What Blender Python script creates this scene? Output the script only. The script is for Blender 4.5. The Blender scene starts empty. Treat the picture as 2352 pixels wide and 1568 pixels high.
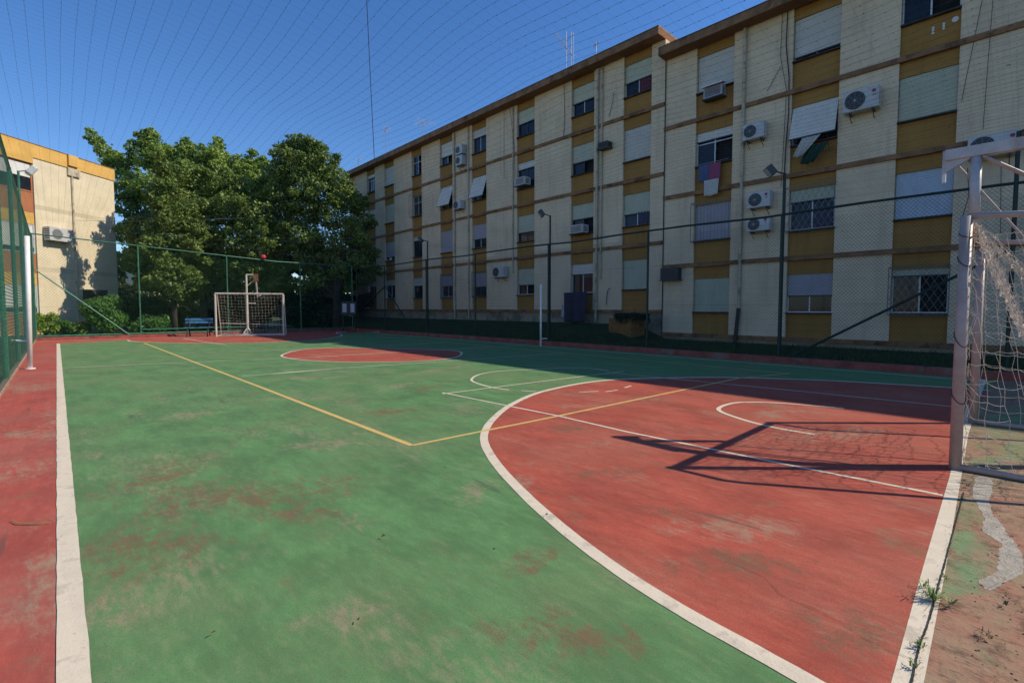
import bpy, math, random
import numpy as np
from mathutils import Vector, Matrix
random.seed(7); rng = np.random.default_rng(7)
scn = bpy.context.scene
COL = scn.collection
R = math.radians
# ------------------------------------------------------------------ camera geometry (also used to survey places on site)
F_, PITCH, HY, H = 1110.0, R(2.9), 708.0, 1.35
CY = HY + F_*math.tan(PITCH)
A_ = math.atan((1176-130)*math.cos(PITCH)/F_)
FWD = Vector((math.sin(A_)*math.cos(PITCH), math.cos(A_)*math.cos(PITCH), -math.sin(PITCH)))
RGT = Vector((math.cos(A_), -math.sin(A_), 0)); UPV = RGT.cross(FWD)
def ray(x, y): return FWD*F_ + RGT*(x-1176) - UPV*(y-CY)
def g(x, y, z=0.0):
    r = ray(x, y); return Vector((0, 0, H)) + r*((z-H)/r.z)
def fx(x, y, X):
    r = ray(x, y); return Vector((0, 0, H)) + r*(X/r.x)
def fy(x, y, Y):
    r = ray(x, y); return Vector((0, 0, H)) + r*(Y/r.y)
# ------------------------------------------------------------------ object helpers
def tag(o, label=None, cat=None, group=None, kind=None):
    if label: o['label'] = label
    if cat: o['category'] = cat
    if group: o['group'] = group
    if kind: o['kind'] = kind
    return o
def empty(name, loc=(0, 0, 0), rz=0.0, label=None, cat=None, group=None):
    o = bpy.data.objects.new(name, None); COL.objects.link(o)
    o.location = loc; o.rotation_euler = (0, 0, rz); o.empty_display_size = .2
    return tag(o, label, cat, group)
class MB:
    def __init__(s): s.v = []; s.f = []; s.smooth = False
    def quad(s, a, b, c, d):
        n = len(s.v); s.v += [tuple(a), tuple(b), tuple(c), tuple(d)]; s.f.append((n, n+1, n+2, n+3)); return s
    def poly(s, pts):
        n = len(s.v); s.v += [tuple(p) for p in pts]; s.f.append(tuple(range(n, n+len(pts)))); return s
    def box(s, x0, x1, y0, y1, z0, z1, M=None):
        n = len(s.v)
        vs = [(x0,y0,z0),(x1,y0,z0),(x1,y1,z0),(x0,y1,z0),(x0,y0,z1),(x1,y0,z1),(x1,y1,z1),(x0,y1,z1)]
        if M is not None: vs = [tuple(M @ Vector(v)) for v in vs]
        s.v += vs
        s.f += [(n,n+3,n+2,n+1),(n+4,n+5,n+6,n+7),(n,n+1,n+5,n+4),(n+1,n+2,n+6,n+5),(n+2,n+3,n+7,n+6),(n+3,n,n+4,n+7)]
        return s
    def tube(s, pts, r, n=8, cap=True):
        pts = [Vector(p) for p in pts]; m = len(pts); base = len(s.v)
        rs = r if isinstance(r, (list, tuple)) else [r]*m
        prev = None
        for i, p in enumerate(pts):
            d = (pts[min(i+1, m-1)] - pts[max(i-1, 0)])
            d = d.normalized() if d.length > 1e-9 else Vector((0, 0, 1))
            if prev is None:
                u = d.orthogonal().normalized()
            else:
                u = (prev - d*prev.dot(d))
                u = u.normalized() if u.length > 1e-6 else d.orthogonal().normalized()
            prev = u; w = d.cross(u)
            for k in range(n):
                a = 2*math.pi*k/n
                s.v.append(tuple(p + (u*math.cos(a) + w*math.sin(a))*rs[i]))
        for i in range(m-1):
            for k in range(n):
                a = base+i*n+k; b = base+i*n+(k+1) % n
                s.f.append((a, b, b+n, a+n))
        if cap and n > 2:
            s.f.append(tuple(base+k for k in reversed(range(n)))); s.f.append(tuple(base+(m-1)*n+k for k in range(n)))
        return s
    def bar(s, a, b, r, n=6): return s.tube([a, b], r, n)
    def disc(s, c, axis, r, t, n=24):
        c = Vector(c); ax = Vector(axis).normalized(); return s.tube([c - ax*t/2, c + ax*t/2], r, n)
    def build(s, name, mat, parent=None, loc=None, smooth=False, **t):
        me = bpy.data.meshes.new(name); me.from_pydata(s.v, [], s.f); me.materials.append(mat)
        if smooth or s.smooth:
            me.polygons.foreach_set('use_smooth', [len(p.vertices) == 4 for p in me.polygons])
        me.update()
        o = bpy.data.objects.new(name, me); COL.objects.link(o)
        if loc is not None: o.location = loc
        if parent is not None: o.parent = parent
        return tag(o, **t)
def bevel(o, w=.008, seg=2):
    m = o.modifiers.new('bevel', 'BEVEL'); m.width = w; m.segments = seg; m.limit_method = 'ANGLE'; return o
def copy_tree(o, parent=None):
    c = o.copy(); COL.objects.link(c); c.parent = parent
    for ch in KIDS.get(o.name, [x for x in bpy.data.objects if x.parent == o]): copy_tree(ch, c)
    return c
KIDS = {}
# ------------------------------------------------------------------ materials
class NT:
    def __init__(s, name):
        s.m = bpy.data.materials.new(name); s.m.use_nodes = True; s.t = s.m.node_tree; s.n = s.t.nodes
        s.b = s.n['Principled BSDF']; s.co = s.n.new('ShaderNodeTexCoord').outputs['Object']
    def new(s, typ, **kw):
        nd = s.n.new(typ)
        for k, v in kw.items(): setattr(nd, k, v)
        return nd
    def link(s, a, b): s.t.links.new(a, b)
    def val(s, sock, v):
        if isinstance(v, (int, float)): sock.default_value = v
        elif isinstance(v, (tuple, list)): sock.default_value = v
        else: s.link(v, sock)
    def noise(s, scale, detail=4, rough=.55, vec=None, dist=0.0):
        nd = s.new('ShaderNodeTexNoise'); nd.inputs['Scale'].default_value = scale
        nd.inputs['Detail'].default_value = detail; nd.inputs['Roughness'].default_value = rough
        nd.inputs['Distortion'].default_value = dist
        s.link(vec if vec is not None else s.co, nd.inputs['Vector']); return nd.outputs['Fac']
    def mapping(s, scale=(1, 1, 1), rot=(0, 0, 0), loc=(0, 0, 0), vec=None):
        nd = s.new('ShaderNodeMapping'); nd.inputs['Scale'].default_value = scale
        nd.inputs['Rotation'].default_value = rot; nd.inputs['Location'].default_value = loc
        s.link(vec if vec is not None else s.co, nd.inputs['Vector']); return nd.outputs[0]
    def ramp(s, x, a, b, lo=0.0, hi=1.0):
        nd = s.new('ShaderNodeMapRange', interpolation_type='SMOOTHSTEP')
        s.val(nd.inputs['Value'], x)
        for k, v in zip(('From Min', 'From Max', 'To Min', 'To Max'), (a, b, lo, hi)): nd.inputs[k].default_value = v
        return nd.outputs[0]
    def math(s, op, a, b=0.0, clamp=False):
        nd = s.new('ShaderNodeMath', operation=op); nd.use_clamp = clamp
        s.val(nd.inputs[0], a); s.val(nd.inputs[1], b); return nd.outputs[0]
    def mix(s, fac, a, b, mode='MIX'):
        nd = s.new('ShaderNodeMix', data_type='RGBA', blend_type=mode)
        s.val(nd.inputs['Factor'], fac)
        for sock, v in ((nd.inputs[6], a), (nd.inputs[7], b)):
            s.val(sock, (*v, 1) if isinstance(v, tuple) and len(v) == 3 else v)
        return nd.outputs[2]
    def bump(s, h, strength=.3, dist=.01):
        nd = s.new('ShaderNodeBump'); nd.inputs['Strength'].default_value = strength
        nd.inputs['Distance'].default_value = dist; s.link(h, nd.inputs['Height']); s.link(nd.outputs[0], s.b.inputs['Normal'])
    def sep(s, vec=None):
        nd = s.new('ShaderNodeSeparateXYZ'); s.link(vec if vec is not None else s.co, nd.inputs[0]); return nd.outputs
    def done(s, col, rough=.8, metal=0.0, spec=None):
        s.val(s.b.inputs['Base Color'], (*col, 1) if isinstance(col, tuple) and len(col) == 3 else col)
        s.val(s.b.inputs['Roughness'], rough); s.val(s.b.inputs['Metallic'], metal)
        if spec is not None: s.b.inputs['Specular IOR Level'].default_value = spec
        return s.m
    def blotch(s, spots, amp=1.0):
        """wear stains with a place of their own: spots = (x, y, rx, ry, angle)"""
        warp = s.noise(2.2, 5, .65); warp2 = s.noise(9, 3, .6)
        tot = None
        for (x, y, rx, ry, a) in spots:
            v = s.new('ShaderNodeVectorMath', operation='SUBTRACT'); s.link(s.co, v.inputs[0]); v.inputs[1].default_value = (x, y, 0)
            mp = s.new('ShaderNodeVectorRotate', rotation_type='Z_AXIS'); s.link(v.outputs[0], mp.inputs['Vector']); mp.inputs['Angle'].default_value = -a
            sc = s.new('ShaderNodeVectorMath', operation='MULTIPLY'); s.link(mp.outputs[0], sc.inputs[0]); sc.inputs[1].default_value = (1/rx, 1/ry, 0)
            ln = s.new('ShaderNodeVectorMath', operation='LENGTH'); s.link(sc.outputs[0], ln.inputs[0])
            d = s.ramp(ln.outputs['Value'], 0.0, 1.9, 1, 0)
            tot = d if tot is None else s.math('MAXIMUM', tot, d)
        w3 = s.noise(34, 4, .7, s.mapping((1, .3, 1), (0, 0, R(48))))
        w4 = s.noise(120, 3, .6); tot2 = s.math('ADD', tot, s.math('MULTIPLY', s.math('SUBTRACT', w4, .5), 1.5*amp))
        k = s.math('ADD', tot2, s.math('MULTIPLY', s.math('SUBTRACT', warp, .5), 2.4*amp))
        k = s.math('ADD', k, s.math('MULTIPLY', s.math('SUBTRACT', warp2, .5), 2.2*amp))
        k = s.math('ADD', k, s.math('MULTIPLY', s.math('SUBTRACT', w3, .5), 2.0*amp))
        return s.math('MULTIPLY', s.ramp(k, .5, 1.5), s.ramp(tot, .0, .45))
def simple(name, col, rough=.7, var=.15, scale=6, metal=0.0, bump=0.0, col2=None, cscale=None):
    t = NT(name); n = t.noise(scale, 5, .6)
    dark = tuple(c*(1-var) for c in col); lite = tuple(min(1, c*(1+var)) for c in col)
    c = t.mix(t.ramp(n, .3, .7), dark, lite)
    if col2: c = t.mix(t.ramp(t.noise(cscale or scale*.6, 6, .7), .52, .66), c, col2)
    if bump: t.bump(t.noise(scale*8, 4), bump, .01)
    return t.done(c, rough, metal)
M = {}
GREEN = (.105, .245, .088); RED = (.42, .080, .050); TAN = (.36, .27, .175); BROWN = (.20, .105, .06)
def court_mat(name, base, alt, spots_brown, spots_tan, tan_thr=.60):
    t = NT(name)
    big = t.noise(.55, 5, .6); mid = t.noise(2.6, 6, .68, t.mapping((1, .55, 1), (0, 0, R(35))))
    fine = t.noise(26, 4, .65, t.mapping((1, .3, 1), (0, 0, R(48))))
    grit = t.noise(160, 2, .5)
    c = t.mix(t.ramp(mid, .33, .68), tuple(v*.80 for v in base), tuple(min(1, v*1.22) for v in base))
    c = t.mix(t.math('MULTIPLY', t.ramp(big, .42, .68), .7), c, alt)
    # thin worn veil where the dusty screed shows through
    veil = t.math('MULTIPLY', t.ramp(t.noise(1.3, 7, .72, t.mapping((1, .5, 1), (0, 0, R(25)), (3, 1, 0))), .50, .72), t.ramp(fine, .36, .62))
    c = t.mix(t.math('MULTIPLY', veil, .75), c, TAN)
    pz = t.ramp(t.noise(.9, 6, .68, t.mapping((1, .6, 1), (0, 0, R(60)), (5, 9, 0))), .54, .68)
    c = t.mix(t.math('MULTIPLY', pz, .5), c, tuple(v*.62 for v in base))
    pq = t.ramp(t.noise(2.1, 8, .74, t.mapping((1, .7, 1), (0, 0, R(10)), (2, 17, 0))), .56, .70)
    c = t.mix(t.math('MULTIPLY', pq, .62), c, (.20, .175, .09))
    if spots_tan: c = t.mix(t.math('MULTIPLY', t.blotch(spots_tan), t.ramp(fine, .3, .6, .45, .85)), c, TAN)
    if spots_brown: c = t.mix(t.math('MULTIPLY', t.math('MULTIPLY', t.blotch(spots_brown, .85), 1.35, True), t.ramp(fine, .3, .6, .6, .95)), c, BROWN)
    # scattered small stains and scuffs
    st = t.ramp(t.noise(3.4, 8, .75, t.mapping((1, 1, 1), (0, 0, 0), (11, 5, 0))), .63, .72)
    c = t.mix(t.math('MULTIPLY', st, .55), c, (.15, .085, .05))
    sc = t.ramp(t.noise(5, 3, .5, t.mapping((1, .12, 1), (0, 0, R(-20)), (7, 2, 0))), .69, .74)
    c = t.mix(t.math('MULTIPLY', sc, .5), c, (.05, .075, .06))
    ck = t.ramp(t.noise(55, 2, .5, t.mapping(loc=(4, 4, 0))), .77, .80)
    c = t.mix(t.math('MULTIPLY', ck, .5), c, (.55, .52, .45))
    c = t.mix(t.ramp(fine, .30, .70, .20, 0), c, tuple(v*.45 for v in base)); c = t.mix(t.ramp(fine, .5, .8, 0, .22), c, TAN)
    g2 = t.noise(420, 2, .6); c = t.mix(t.ramp(grit, .35, .68, 0, .34), c, tuple(v*.5 for v in base)); c = t.mix(t.ramp(g2, .52, .72, 0, .35), c, TAN)
    pit = t.ramp(t.noise(90, 2, .5, t.mapping(loc=(8, 1, 0))), .70, .76); c = t.mix(t.math('MULTIPLY', pit, .6), c, (.05, .045, .03))
    t.bump(t.math('ADD', t.math('MULTIPLY', grit, .5), mid), .22, .006)
    return t.done(c, t.ramp(mid, .3, .7, .72, .9), spec=.22)
M['green'] = court_mat('green_court_paint', GREEN, (.165, .235, .10),
    [(.57, 4.75, .62, .34, .5), (.95, 3.75, .85, .40, -.3), (.38, 3.35, .44, .5, .3), (.7, 4.2, .5, .3, 0), (1.0, 3.3, .5, .14, -.8), (1.5, 1.25, .5, .16, -.75), (1.85, 1.75, .22, .14, 0), (4.6, 6.9, .5, .2, .4), (3.2, 5.6, .45, .2, -.5)],
    [(1.9, 4.7, .4, .25, -.6), (.13, 2.75, .2, .3, 0), (2.2, 2.75, .3, .15, .4), (.9, 2.0, .3, .12, -.7), (4.2, 7.4, .7, .25, .2), (2.6, 7.5, .8, .3, -.5), (6.0, 8.8, .9, .3, .3), (3.5, 9.5, .8, .3, -.6), (1.2, 7.2, .6, .3, .2)])
M['red'] = court_mat('red_court_paint', RED, (.42, .135, .085),
    [(4.15, 3.5, .3, .2, 0), (2.31, .5, .35, .2, -.5), (2.6, 1.0, .5, .18, -.8), (3.3, 2.3, .5, .14, -.6), (2.9, 1.6, .4, .12, -.9)],
    [(6.3, 3.8, .55, .2, -.4), (6.05, 1.35, .7, .3, -.5), (2.55, 2.7, .2, .25, 0), (5.2, 4.2, .5, .16, -.5), (3.0, 1.15, .6, .2, -.8), (3.9, 2.9, .3, .2, 0), (6.6, 2.2, .4, .2, 0)])
M['apron_red'] = court_mat('red_apron_paint', (.43, .085, .06), (.40, .15, .11), [], [(-.35, 5.6, .3, .5, 0), (-.1, 3.4, .12, .9, 0), (-.45, 11.6, .4, .8, 0), (-.1, 8.0, .12, 1.5, 0), (-.3, 7.4, .3, .4, 0)])
def worn_apron():
    t = NT('worn_apron'); c0 = t.noise(1.6, 7, .7); c1 = t.noise(7, 7, .75); c2 = t.noise(40, 4, .7, t.mapping((1, .35, 1), (0, 0, R(-30))))
    c = t.mix(t.ramp(c0, .35, .62), (.36, .165, .11), (.31, .23, .14))
    gb = t.blotch([(3.35, .16, .42, .14, .05), (3.75, .2, .4, .12, .05), (4.3, .22, .45, .12, .05), (3.1, .17, .2, .1, 0), (6.6, .0, .75, .42, 0), (5.9, .2, .5, .2, 0), (8.4, .0, 2.0, .6, 0)], .5)
    c = t.mix(t.math('MULTIPLY', gb, .95), c, (.14, .29, .13))
    c = t.mix(t.math('MULTIPLY', t.ramp(c1, .47, .66), .75), c, (.13, .075, .05))
    c = t.mix(t.math('MULTIPLY', t.ramp(c2, .55, .7), .65), c, (.055, .04, .03))
    c = t.mix(t.math('MULTIPLY', t.ramp(t.noise(3, 6, .7, t.mapping(loc=(9, 3, 0))), .56, .66), .5), c, (.16, .20, .10))
    c = t.mix(t.math('MULTIPLY', gb, t.ramp(c1, .3, .62, .92, .55)), c, t.mix(t.ramp(c0, .35, .65), (.12, .26, .115), (.19, .27, .13)))
    t.bump(t.math('ADD', c1, c2), .6, .012); return t.done(c, .92, spec=.15)
M['apron_worn'] = worn_apron()
def line_mat(name, col, wear=.52):
    t = NT(name); n = t.noise(5, 7, .7); f = t.noise(70, 3, .6); b = t.noise(1.4, 3)
    c = t.mix(t.ramp(n, .3, .7), tuple(v*.86 for v in col), col)
    c = t.mix(t.math('MULTIPLY', t.ramp(n, wear, wear+.14), .55), c, tuple(v*.55 for v in (.62, .52, .40)))
    c = t.mix(t.math('MULTIPLY', t.ramp(f, .6, .72), .35), c, (.25, .2, .16))
    t.bump(t.math('ADD', f, n), .35, .006); return t.done(c, .75, spec=.3)
M['white_line'] = line_mat('white_line_paint', (.74, .635, .475)); M['thin_line'] = line_mat('thin_line_paint', (.72, .65, .50), .5)
M['yellow_line'] = line_mat('yellow_line_paint', (.66, .47, .15), .56)
M['kerb_red'] = simple('painted_red_kerb', (.25, .06, .045), .85, .3, 3, bump=.4, col2=(.2, .13, .10))
M['kerb_tan'] = simple('bare_kerb', (.33, .2, .14), .9, .3, 8, bump=.5)
M['cement'] = simple('cement_patch', (.36, .32, .255), .9, .2, 9, bump=.8, col2=(.27, .20, .14), cscale=14)
M['crack'] = simple('crack_dirt', (.035, .03, .022), 1, .4, 30)
M['weed'] = simple('weed_blade', (.13, .22, .04), .6, .35, 12)
M['weed_dry'] = simple('dry_weed', (.05, .06, .03), .7, .3, 12)
def grass_mat():
    t = NT('grass_ground'); n = t.noise(2.5, 6, .7); f = t.noise(30, 5, .7)
    c = t.mix(t.ramp(n, .35, .65), (.03, .052, .016), (.06, .085, .028)); c = t.mix(t.ramp(f, .5, .7), c, (.045, .035, .02))
    t.bump(f, .8, .03); return t.done(c, .95, spec=.1)
M['grass'] = grass_mat()
M['blade'] = simple('grass_blade', (.035, .065, .015), .7, .4, 3)
def wall_mat(name, col, groove=.2, dirt=.5):
    t = NT(name); z = t.sep()[2]
    fr = t.math('FRACT', t.math('DIVIDE', z, groove)); gl = t.math('LESS_THAN', fr, .075)
    n = t.noise(1.1, 6, .65); st = t.noise(3.0, 6, .7, t.mapping((1, 1, .09)))
    brk = t.noise(.7, 3, .5, t.mapping((1, 1, 1.6), loc=(2, 5, 1)))
    c = t.mix(t.ramp(n, .3, .7), tuple(v*.9 for v in col), tuple(v*1.05 for v in col))
    c = t.mix(t.math('MULTIPLY', t.ramp(st, .48, .72), dirt), c, tuple(v*.5 for v in col))
    spots = t.ramp(t.noise(7, 2, .4, t.mapping(loc=(3, 3, 3))), .755, .78)
    c = t.mix(t.math('MULTIPLY', spots, .5), c, (.05, .04, .035))
    gm = t.math('MULTIPLY', gl, t.ramp(brk, .3, .65, .14, .36))
    c = t.mix(gm, c, tuple(v*.42 for v in col))
    t.bump(t.math('SUBTRACT', t.math('MULTIPLY', t.noise(60, 4), .15), gm), .6, .012)
    return t.done(c, .88, spec=.2)
M['cream'] = wall_mat('cream_plank_plaster', (.74, .575, .39), dirt=.36); M['ochre'] = wall_mat('ochre_panel_plaster', (.37, .195, .055), .21, .4)
M['band'] = simple('brown_band', (.25, .125, .055), .8, .3, 2.5, bump=.3, col2=(.09, .045, .025)); M['soffit'] = wall_mat('brown_soffit_boards', (.24, .115, .055), .4, .4)
M['plinth'] = simple('plinth_plaster', (.33, .28, .19), .9, .2, 1.5, bump=.4, col2=(.16, .14, .10))
M['roof'] = simple('roof_sheet', (.12, .085, .07), .85, .25, 2)
M['cream_left'] = wall_mat('sunlit_cream_plaster', (.68, .58, .40), 3.3, .15); M['yellow_band'] = simple('yellow_parapet_paint', (.62, .36, .085), .8, .1, 1.5, bump=.2)
M['brick_red'] = wall_mat('terracotta_panel', (.42, .16, .075), .09, .3)
def shut(name, col):
    t = NT(name); n = t.noise(2.0, 5, .6); s2 = t.noise(6, 5, .7, t.mapping((1, 1, .12)))
    c = t.mix(t.ramp(n, .3, .7), tuple(v*.9 for v in col), col); c = t.mix(t.math('MULTIPLY', t.ramp(s2, .5, .75), .4), c, tuple(v*.6 for v in col))
    return t.done(c, .45)
M['sh_white'] = shut('white_shutter', (.70, .67, .62)); M['sh_green'] = shut('aged_greenish_shutter', (.52, .53, .41))
M['sh_blue'] = shut('bluish_shutter', (.50, .57, .66)); M['sh_lilac'] = shut('lilac_shutter', (.42, .39, .44)); M['sh_grey'] = shut('grey_white_shutter', (.60, .57, .52))
def glass_mat():
    t = NT('window_glass'); n = t.noise(3, 3)
    return t.done(t.mix(t.ramp(n, .4, .6), (.012, .016, .024), (.02, .024, .034)), .05, 0, .28)
M['glass'] = glass_mat()
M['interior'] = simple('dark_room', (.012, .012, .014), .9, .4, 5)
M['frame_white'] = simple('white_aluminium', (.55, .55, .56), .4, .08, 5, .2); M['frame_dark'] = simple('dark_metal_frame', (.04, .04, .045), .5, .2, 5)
M['sill'] = simple('stained_sill', (.05, .042, .036), .9, .4, 4, bump=.3)
M['grille'] = simple('grey_window_grille', (.20, .195, .19), .5, .2, 10, .4)
M['ac_white'] = simple('ac_casing_plastic', (.50, .49, .48), .4, .08, 3, bump=.05, col2=(.42, .39, .34), cscale=4); M['ac_dark'] = simple('ac_fan_grille', (.02, .02, .024), .5, .2, 8)
M['logo'] = simple('magenta_emblem', (.32, .02, .09), .5, .05); M['logo_txt'] = simple('emblem_letters', (.20, .16, .19), .5, .05)
M['pipe_cream'] = simple('cream_downpipe', (.50, .42, .30), .6, .15, 5, col2=(.25, .19, .12)); M['pipe_dark'] = simple('dark_downpipe', (.035, .028, .022), .6, .2, 5)
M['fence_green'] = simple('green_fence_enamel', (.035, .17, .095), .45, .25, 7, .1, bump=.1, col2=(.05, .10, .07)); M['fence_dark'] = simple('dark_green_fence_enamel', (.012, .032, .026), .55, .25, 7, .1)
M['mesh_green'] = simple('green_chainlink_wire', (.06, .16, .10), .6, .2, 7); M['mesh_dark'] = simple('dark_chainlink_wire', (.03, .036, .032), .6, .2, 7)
def rusty(name, col):
    t = NT(name); n = t.noise(7, 7, .72); s = t.noise(3, 5, .6, t.mapping((1, 1, .4)))
    c = t.mix(t.ramp(n, .35, .65), tuple(v*.82 for v in col), col)
    c = t.mix(t.math('MULTIPLY', t.ramp(s, .52, .68), .55), c, (.30, .17, .11)); c = t.mix(t.ramp(n, .66, .72), c, (.10, .05, .03))
    t.bump(n, .3, .004); return t.done(c, .5, .05)
M['goal'] = rusty('worn_pinkish_white_paint', (.43, .345, .31)); M['goal_far'] = rusty('chipped_white_paint', (.60, .54, .46)); M['beam'] = rusty('flaking_white_beam', (.50, .49, .50))
M['white_post'] = simple('white_post_enamel', (.78, .74, .70), .4, .05, 5)
M['net'] = simple('dirty_goal_net', (.70, .60, .46), .9, .25, 14); M['net_over'] = simple('overhead_net_cord', (.045, .07, .11), .9, .1, 5); M['net_thin'] = simple('overhead_net_cross_cord', (.07, .11, .17), .9, .1, 5)
M['cable'] = simple('black_cable', (.012, .012, .014), .6, .1, 5)
M['metal_grey'] = simple('galvanised_metal', (.28, .29, .30), .45, .15, 8, .5)
M['lamp_body'] = simple('floodlight_housing', (.05, .055, .055), .5, .2, 6); M['lamp_glass'] = simple('floodlight_lens', (.35, .37, .38), .15, .1, 6)
M['lamp_white'] = simple('pale_floodlight_housing', (.45, .48, .48), .4, .1, 6)
M['blue'] = simple('blue_bench_enamel', (.05, .19, .33), .45, .2, 6, bump=.1, col2=(.12, .2, .26)); M['dark_leg'] = simple('black_bench_leg', (.02, .02, .02), .5, .2, 6)
M['orange'] = simple('planter_plaster', (.26, .12, .03), .85, .2, 4, bump=.3, col2=(.13, .07, .03))
M['purple'] = simple('dark_purple_tarp', (.022, .018, .045), .7, .3, 3, bump=.3); M['lightcloth'] = simple('pale_cloth', (.42, .42, .46), .9, .1, 6)
M['cl_blue'] = simple('blue_towel', (.08, .11, .22), .95, .15, 30, bump=.3); M['cl_pink'] = simple('pink_towel', (.28, .07, .14), .95, .15, 30, bump=.3); M['cl_white'] = simple('off_white_cloth', (.50, .48, .44), .95, .1, 30, bump=.3)
M['cl_green'] = simple('dark_green_cloth', (.012, .045, .03), .95, .2, 30); M['cl_red'] = simple('dull_red_curtain', (.11, .03, .05), .95, .2, 30); M['cl_purple'] = simple('violet_cloth', (.06, .06, .10), .95, .2, 30)
M['red_ball'] = simple('red_ball_skin', (.45, .03, .05), .5, .3, 8); M['hoop_orange'] = simple('orange_board_paint', (.22, .09, .045), .6, .3, 8)
M['black_box'] = simple('black_cabinet', (.012, .012, .014), .5, .2, 6)
M['bark'] = simple('bark', (.035, .026, .019), .95, .35, 7, bump=.9)
def leaf_mat(name, a, b, c2):
    t = NT(name); n = t.noise(.55, 3, .6); f = t.noise(9, 2, .6)
    c = t.mix(t.ramp(n, .35, .65), a, b); c = t.mix(t.ramp(f, .45, .75), c, c2)
    m = t.done(c, .5, spec=.35)
    tr = t.new('ShaderNodeBsdfTranslucent'); t.link(c, tr.inputs['Color'])
    mx = t.new('ShaderNodeMixShader'); mx.inputs[0].default_value = .28
    t.link(t.b.outputs[0], mx.inputs[1]); t.link(tr.outputs[0], mx.inputs[2]); t.link(mx.outputs[0], t.n['Material Output'].inputs['Surface'])
    return m
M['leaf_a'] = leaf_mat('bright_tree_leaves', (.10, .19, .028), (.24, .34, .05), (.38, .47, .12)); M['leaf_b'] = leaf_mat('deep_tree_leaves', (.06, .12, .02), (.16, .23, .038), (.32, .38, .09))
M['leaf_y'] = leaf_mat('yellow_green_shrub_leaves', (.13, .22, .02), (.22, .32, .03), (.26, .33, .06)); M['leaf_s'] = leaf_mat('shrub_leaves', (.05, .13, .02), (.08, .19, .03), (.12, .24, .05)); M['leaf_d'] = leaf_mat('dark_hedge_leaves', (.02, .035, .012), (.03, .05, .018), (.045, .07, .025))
M['leaf_r'] = leaf_mat('reddish_leaves', (.16, .05, .03), (.2, .07, .04), (.12, .08, .03))
# ------------------------------------------------------------------ ground and court
gr = MB().quad((-300, -300, -.03), (300, -300, -.03), (300, 400, -.03), (-300, 400, -.03)).build('ground', M['grass'], kind='structure')
court = empty('court_floor'); tag(court, kind='structure')
def sheet(name, pts, z, mat, **t): return MB().poly([(p[0], p[1], z) for p in pts]).build(name, mat, court, **t)
KX = 12.95
MB().box(-.66, KX, -4.5, 28.3, -.2, 0).build('red_apron', M['apron_red'], court)
sheet('green_playing_field', [(0, .33), (KX-.03, .33), (KX-.03, 25.4), (2.2, 26.1), (0, 25.3)], .0016, M['green'])
GLL0 = [g(2047, 1568), g(2121, 1300), g(2181, 1095), g(2203, 1000), g(2216, 972)]; GLR0 = [g(2122, 1568), g(2168, 1330), g(2208, 1095), g(2224, 1000), g(2232, 972)]
sheet('worn_end_apron', [(-.64, -4.4), (KX-.03, -4.4), (KX-.03, .33), (8.2, .44), (6.5, .44)] + [tuple(((a+b)/2)[:2]) for a, b in zip(GLL0[::-1], GLR0[::-1])] + [(1.0, .085), (-.64, .05)], .0024, M['apron_worn'])
def catmull(P, n=8, closed=False):
    P = [Vector((p[0], p[1])) for p in P]; out = []; m = len(P)
    for i in range(m if closed else m-1):
        p0 = P[(i-1) % m] if closed or i > 0 else P[0]; p1 = P[i]; p2 = P[(i+1) % m]
        p3 = P[(i+2) % m] if closed or i+2 < m else P[-1]
        for k in range(n):
            t = k/n
            out.append(.5*((2*p1)+(-p0+p2)*t+(2*p0-5*p1+4*p2-p3)*t*t+(-p0+3*p1-3*p2+p3)*t**3))
    if not closed: out.append(P[-1])
    return out
ZL = [.0042]
def line(name, pts, w, mat, closed=False, label=None):
    ZL[0] += .0001; z = ZL[0]; pts = [Vector((p[0], p[1])) for p in pts]; m = len(pts); L = []; Rr = []
    # resample for a slightly uneven hand-painted edge
    res = []
    for i in range(m if closed else m-1):
        a = pts[i]; b = pts[(i+1) % m]; k = max(1, int((b-a).length/.12))
        res += [a.lerp(b, j/k) for j in range(k)]
    if not closed: res.append(pts[-1])
    pts = res; m = len(pts)
    for i, p in enumerate(pts):
        a = pts[(i-1) % m] if closed or i > 0 else pts[0]; b = pts[(i+1) % m] if closed or i < m-1 else pts[-1]
        d = (b-a).normalized(); nn = Vector((-d.y, d.x))
        L.append(p + nn*(w/2 + random.uniform(-1, 1)*w*.022)); Rr.append(p - nn*(w/2 + random.uniform(-1, 1)*w*.022))
    mb = MB()
    for i in range(m if closed else m-1):
        j = (i+1) % m
        mb.quad((*Rr[i], z), (*Rr[j], z), (*L[j], z), (*L[i], z))
    return mb.build(name, mat, court, label=label)
# outer boundary of the penalty area painted red (surveyed points)
GLL = [g(2047, 1568), g(2121, 1300), g(2181, 1095), g(2203, 1000), g(2216, 972)]; GLR = [g(2122, 1568), g(2168, 1330), g(2208, 1095), g(2224, 1000), g(2232, 972)]
arcP = [(1.90, .12), (1.95, .62), (2.02, 1.2), (2.20, 1.86), (2.52, 2.66), (2.89, 3.38), (3.28, 3.92), (3.85, 4.42), (4.70, 4.95), (5.85, 5.36), (7.45, 5.36), (8.89, 4.50), (9.65, 3.75), (10.45, 2.50), (11.02, .90), (11.12, .36)]
arc = catmull(arcP, 7)
sheet('red_penalty_area', [tuple(p) for p in arc] + [(8, .45), (6.5, .45)] + [tuple(((a+b)/2)[:2]) for a, b in zip(GLL[::-1], GLR[::-1])], .0032, M['red'], label='red paint of the near penalty area')
line('white_line', arc, .085, M['white_line'])
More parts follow.
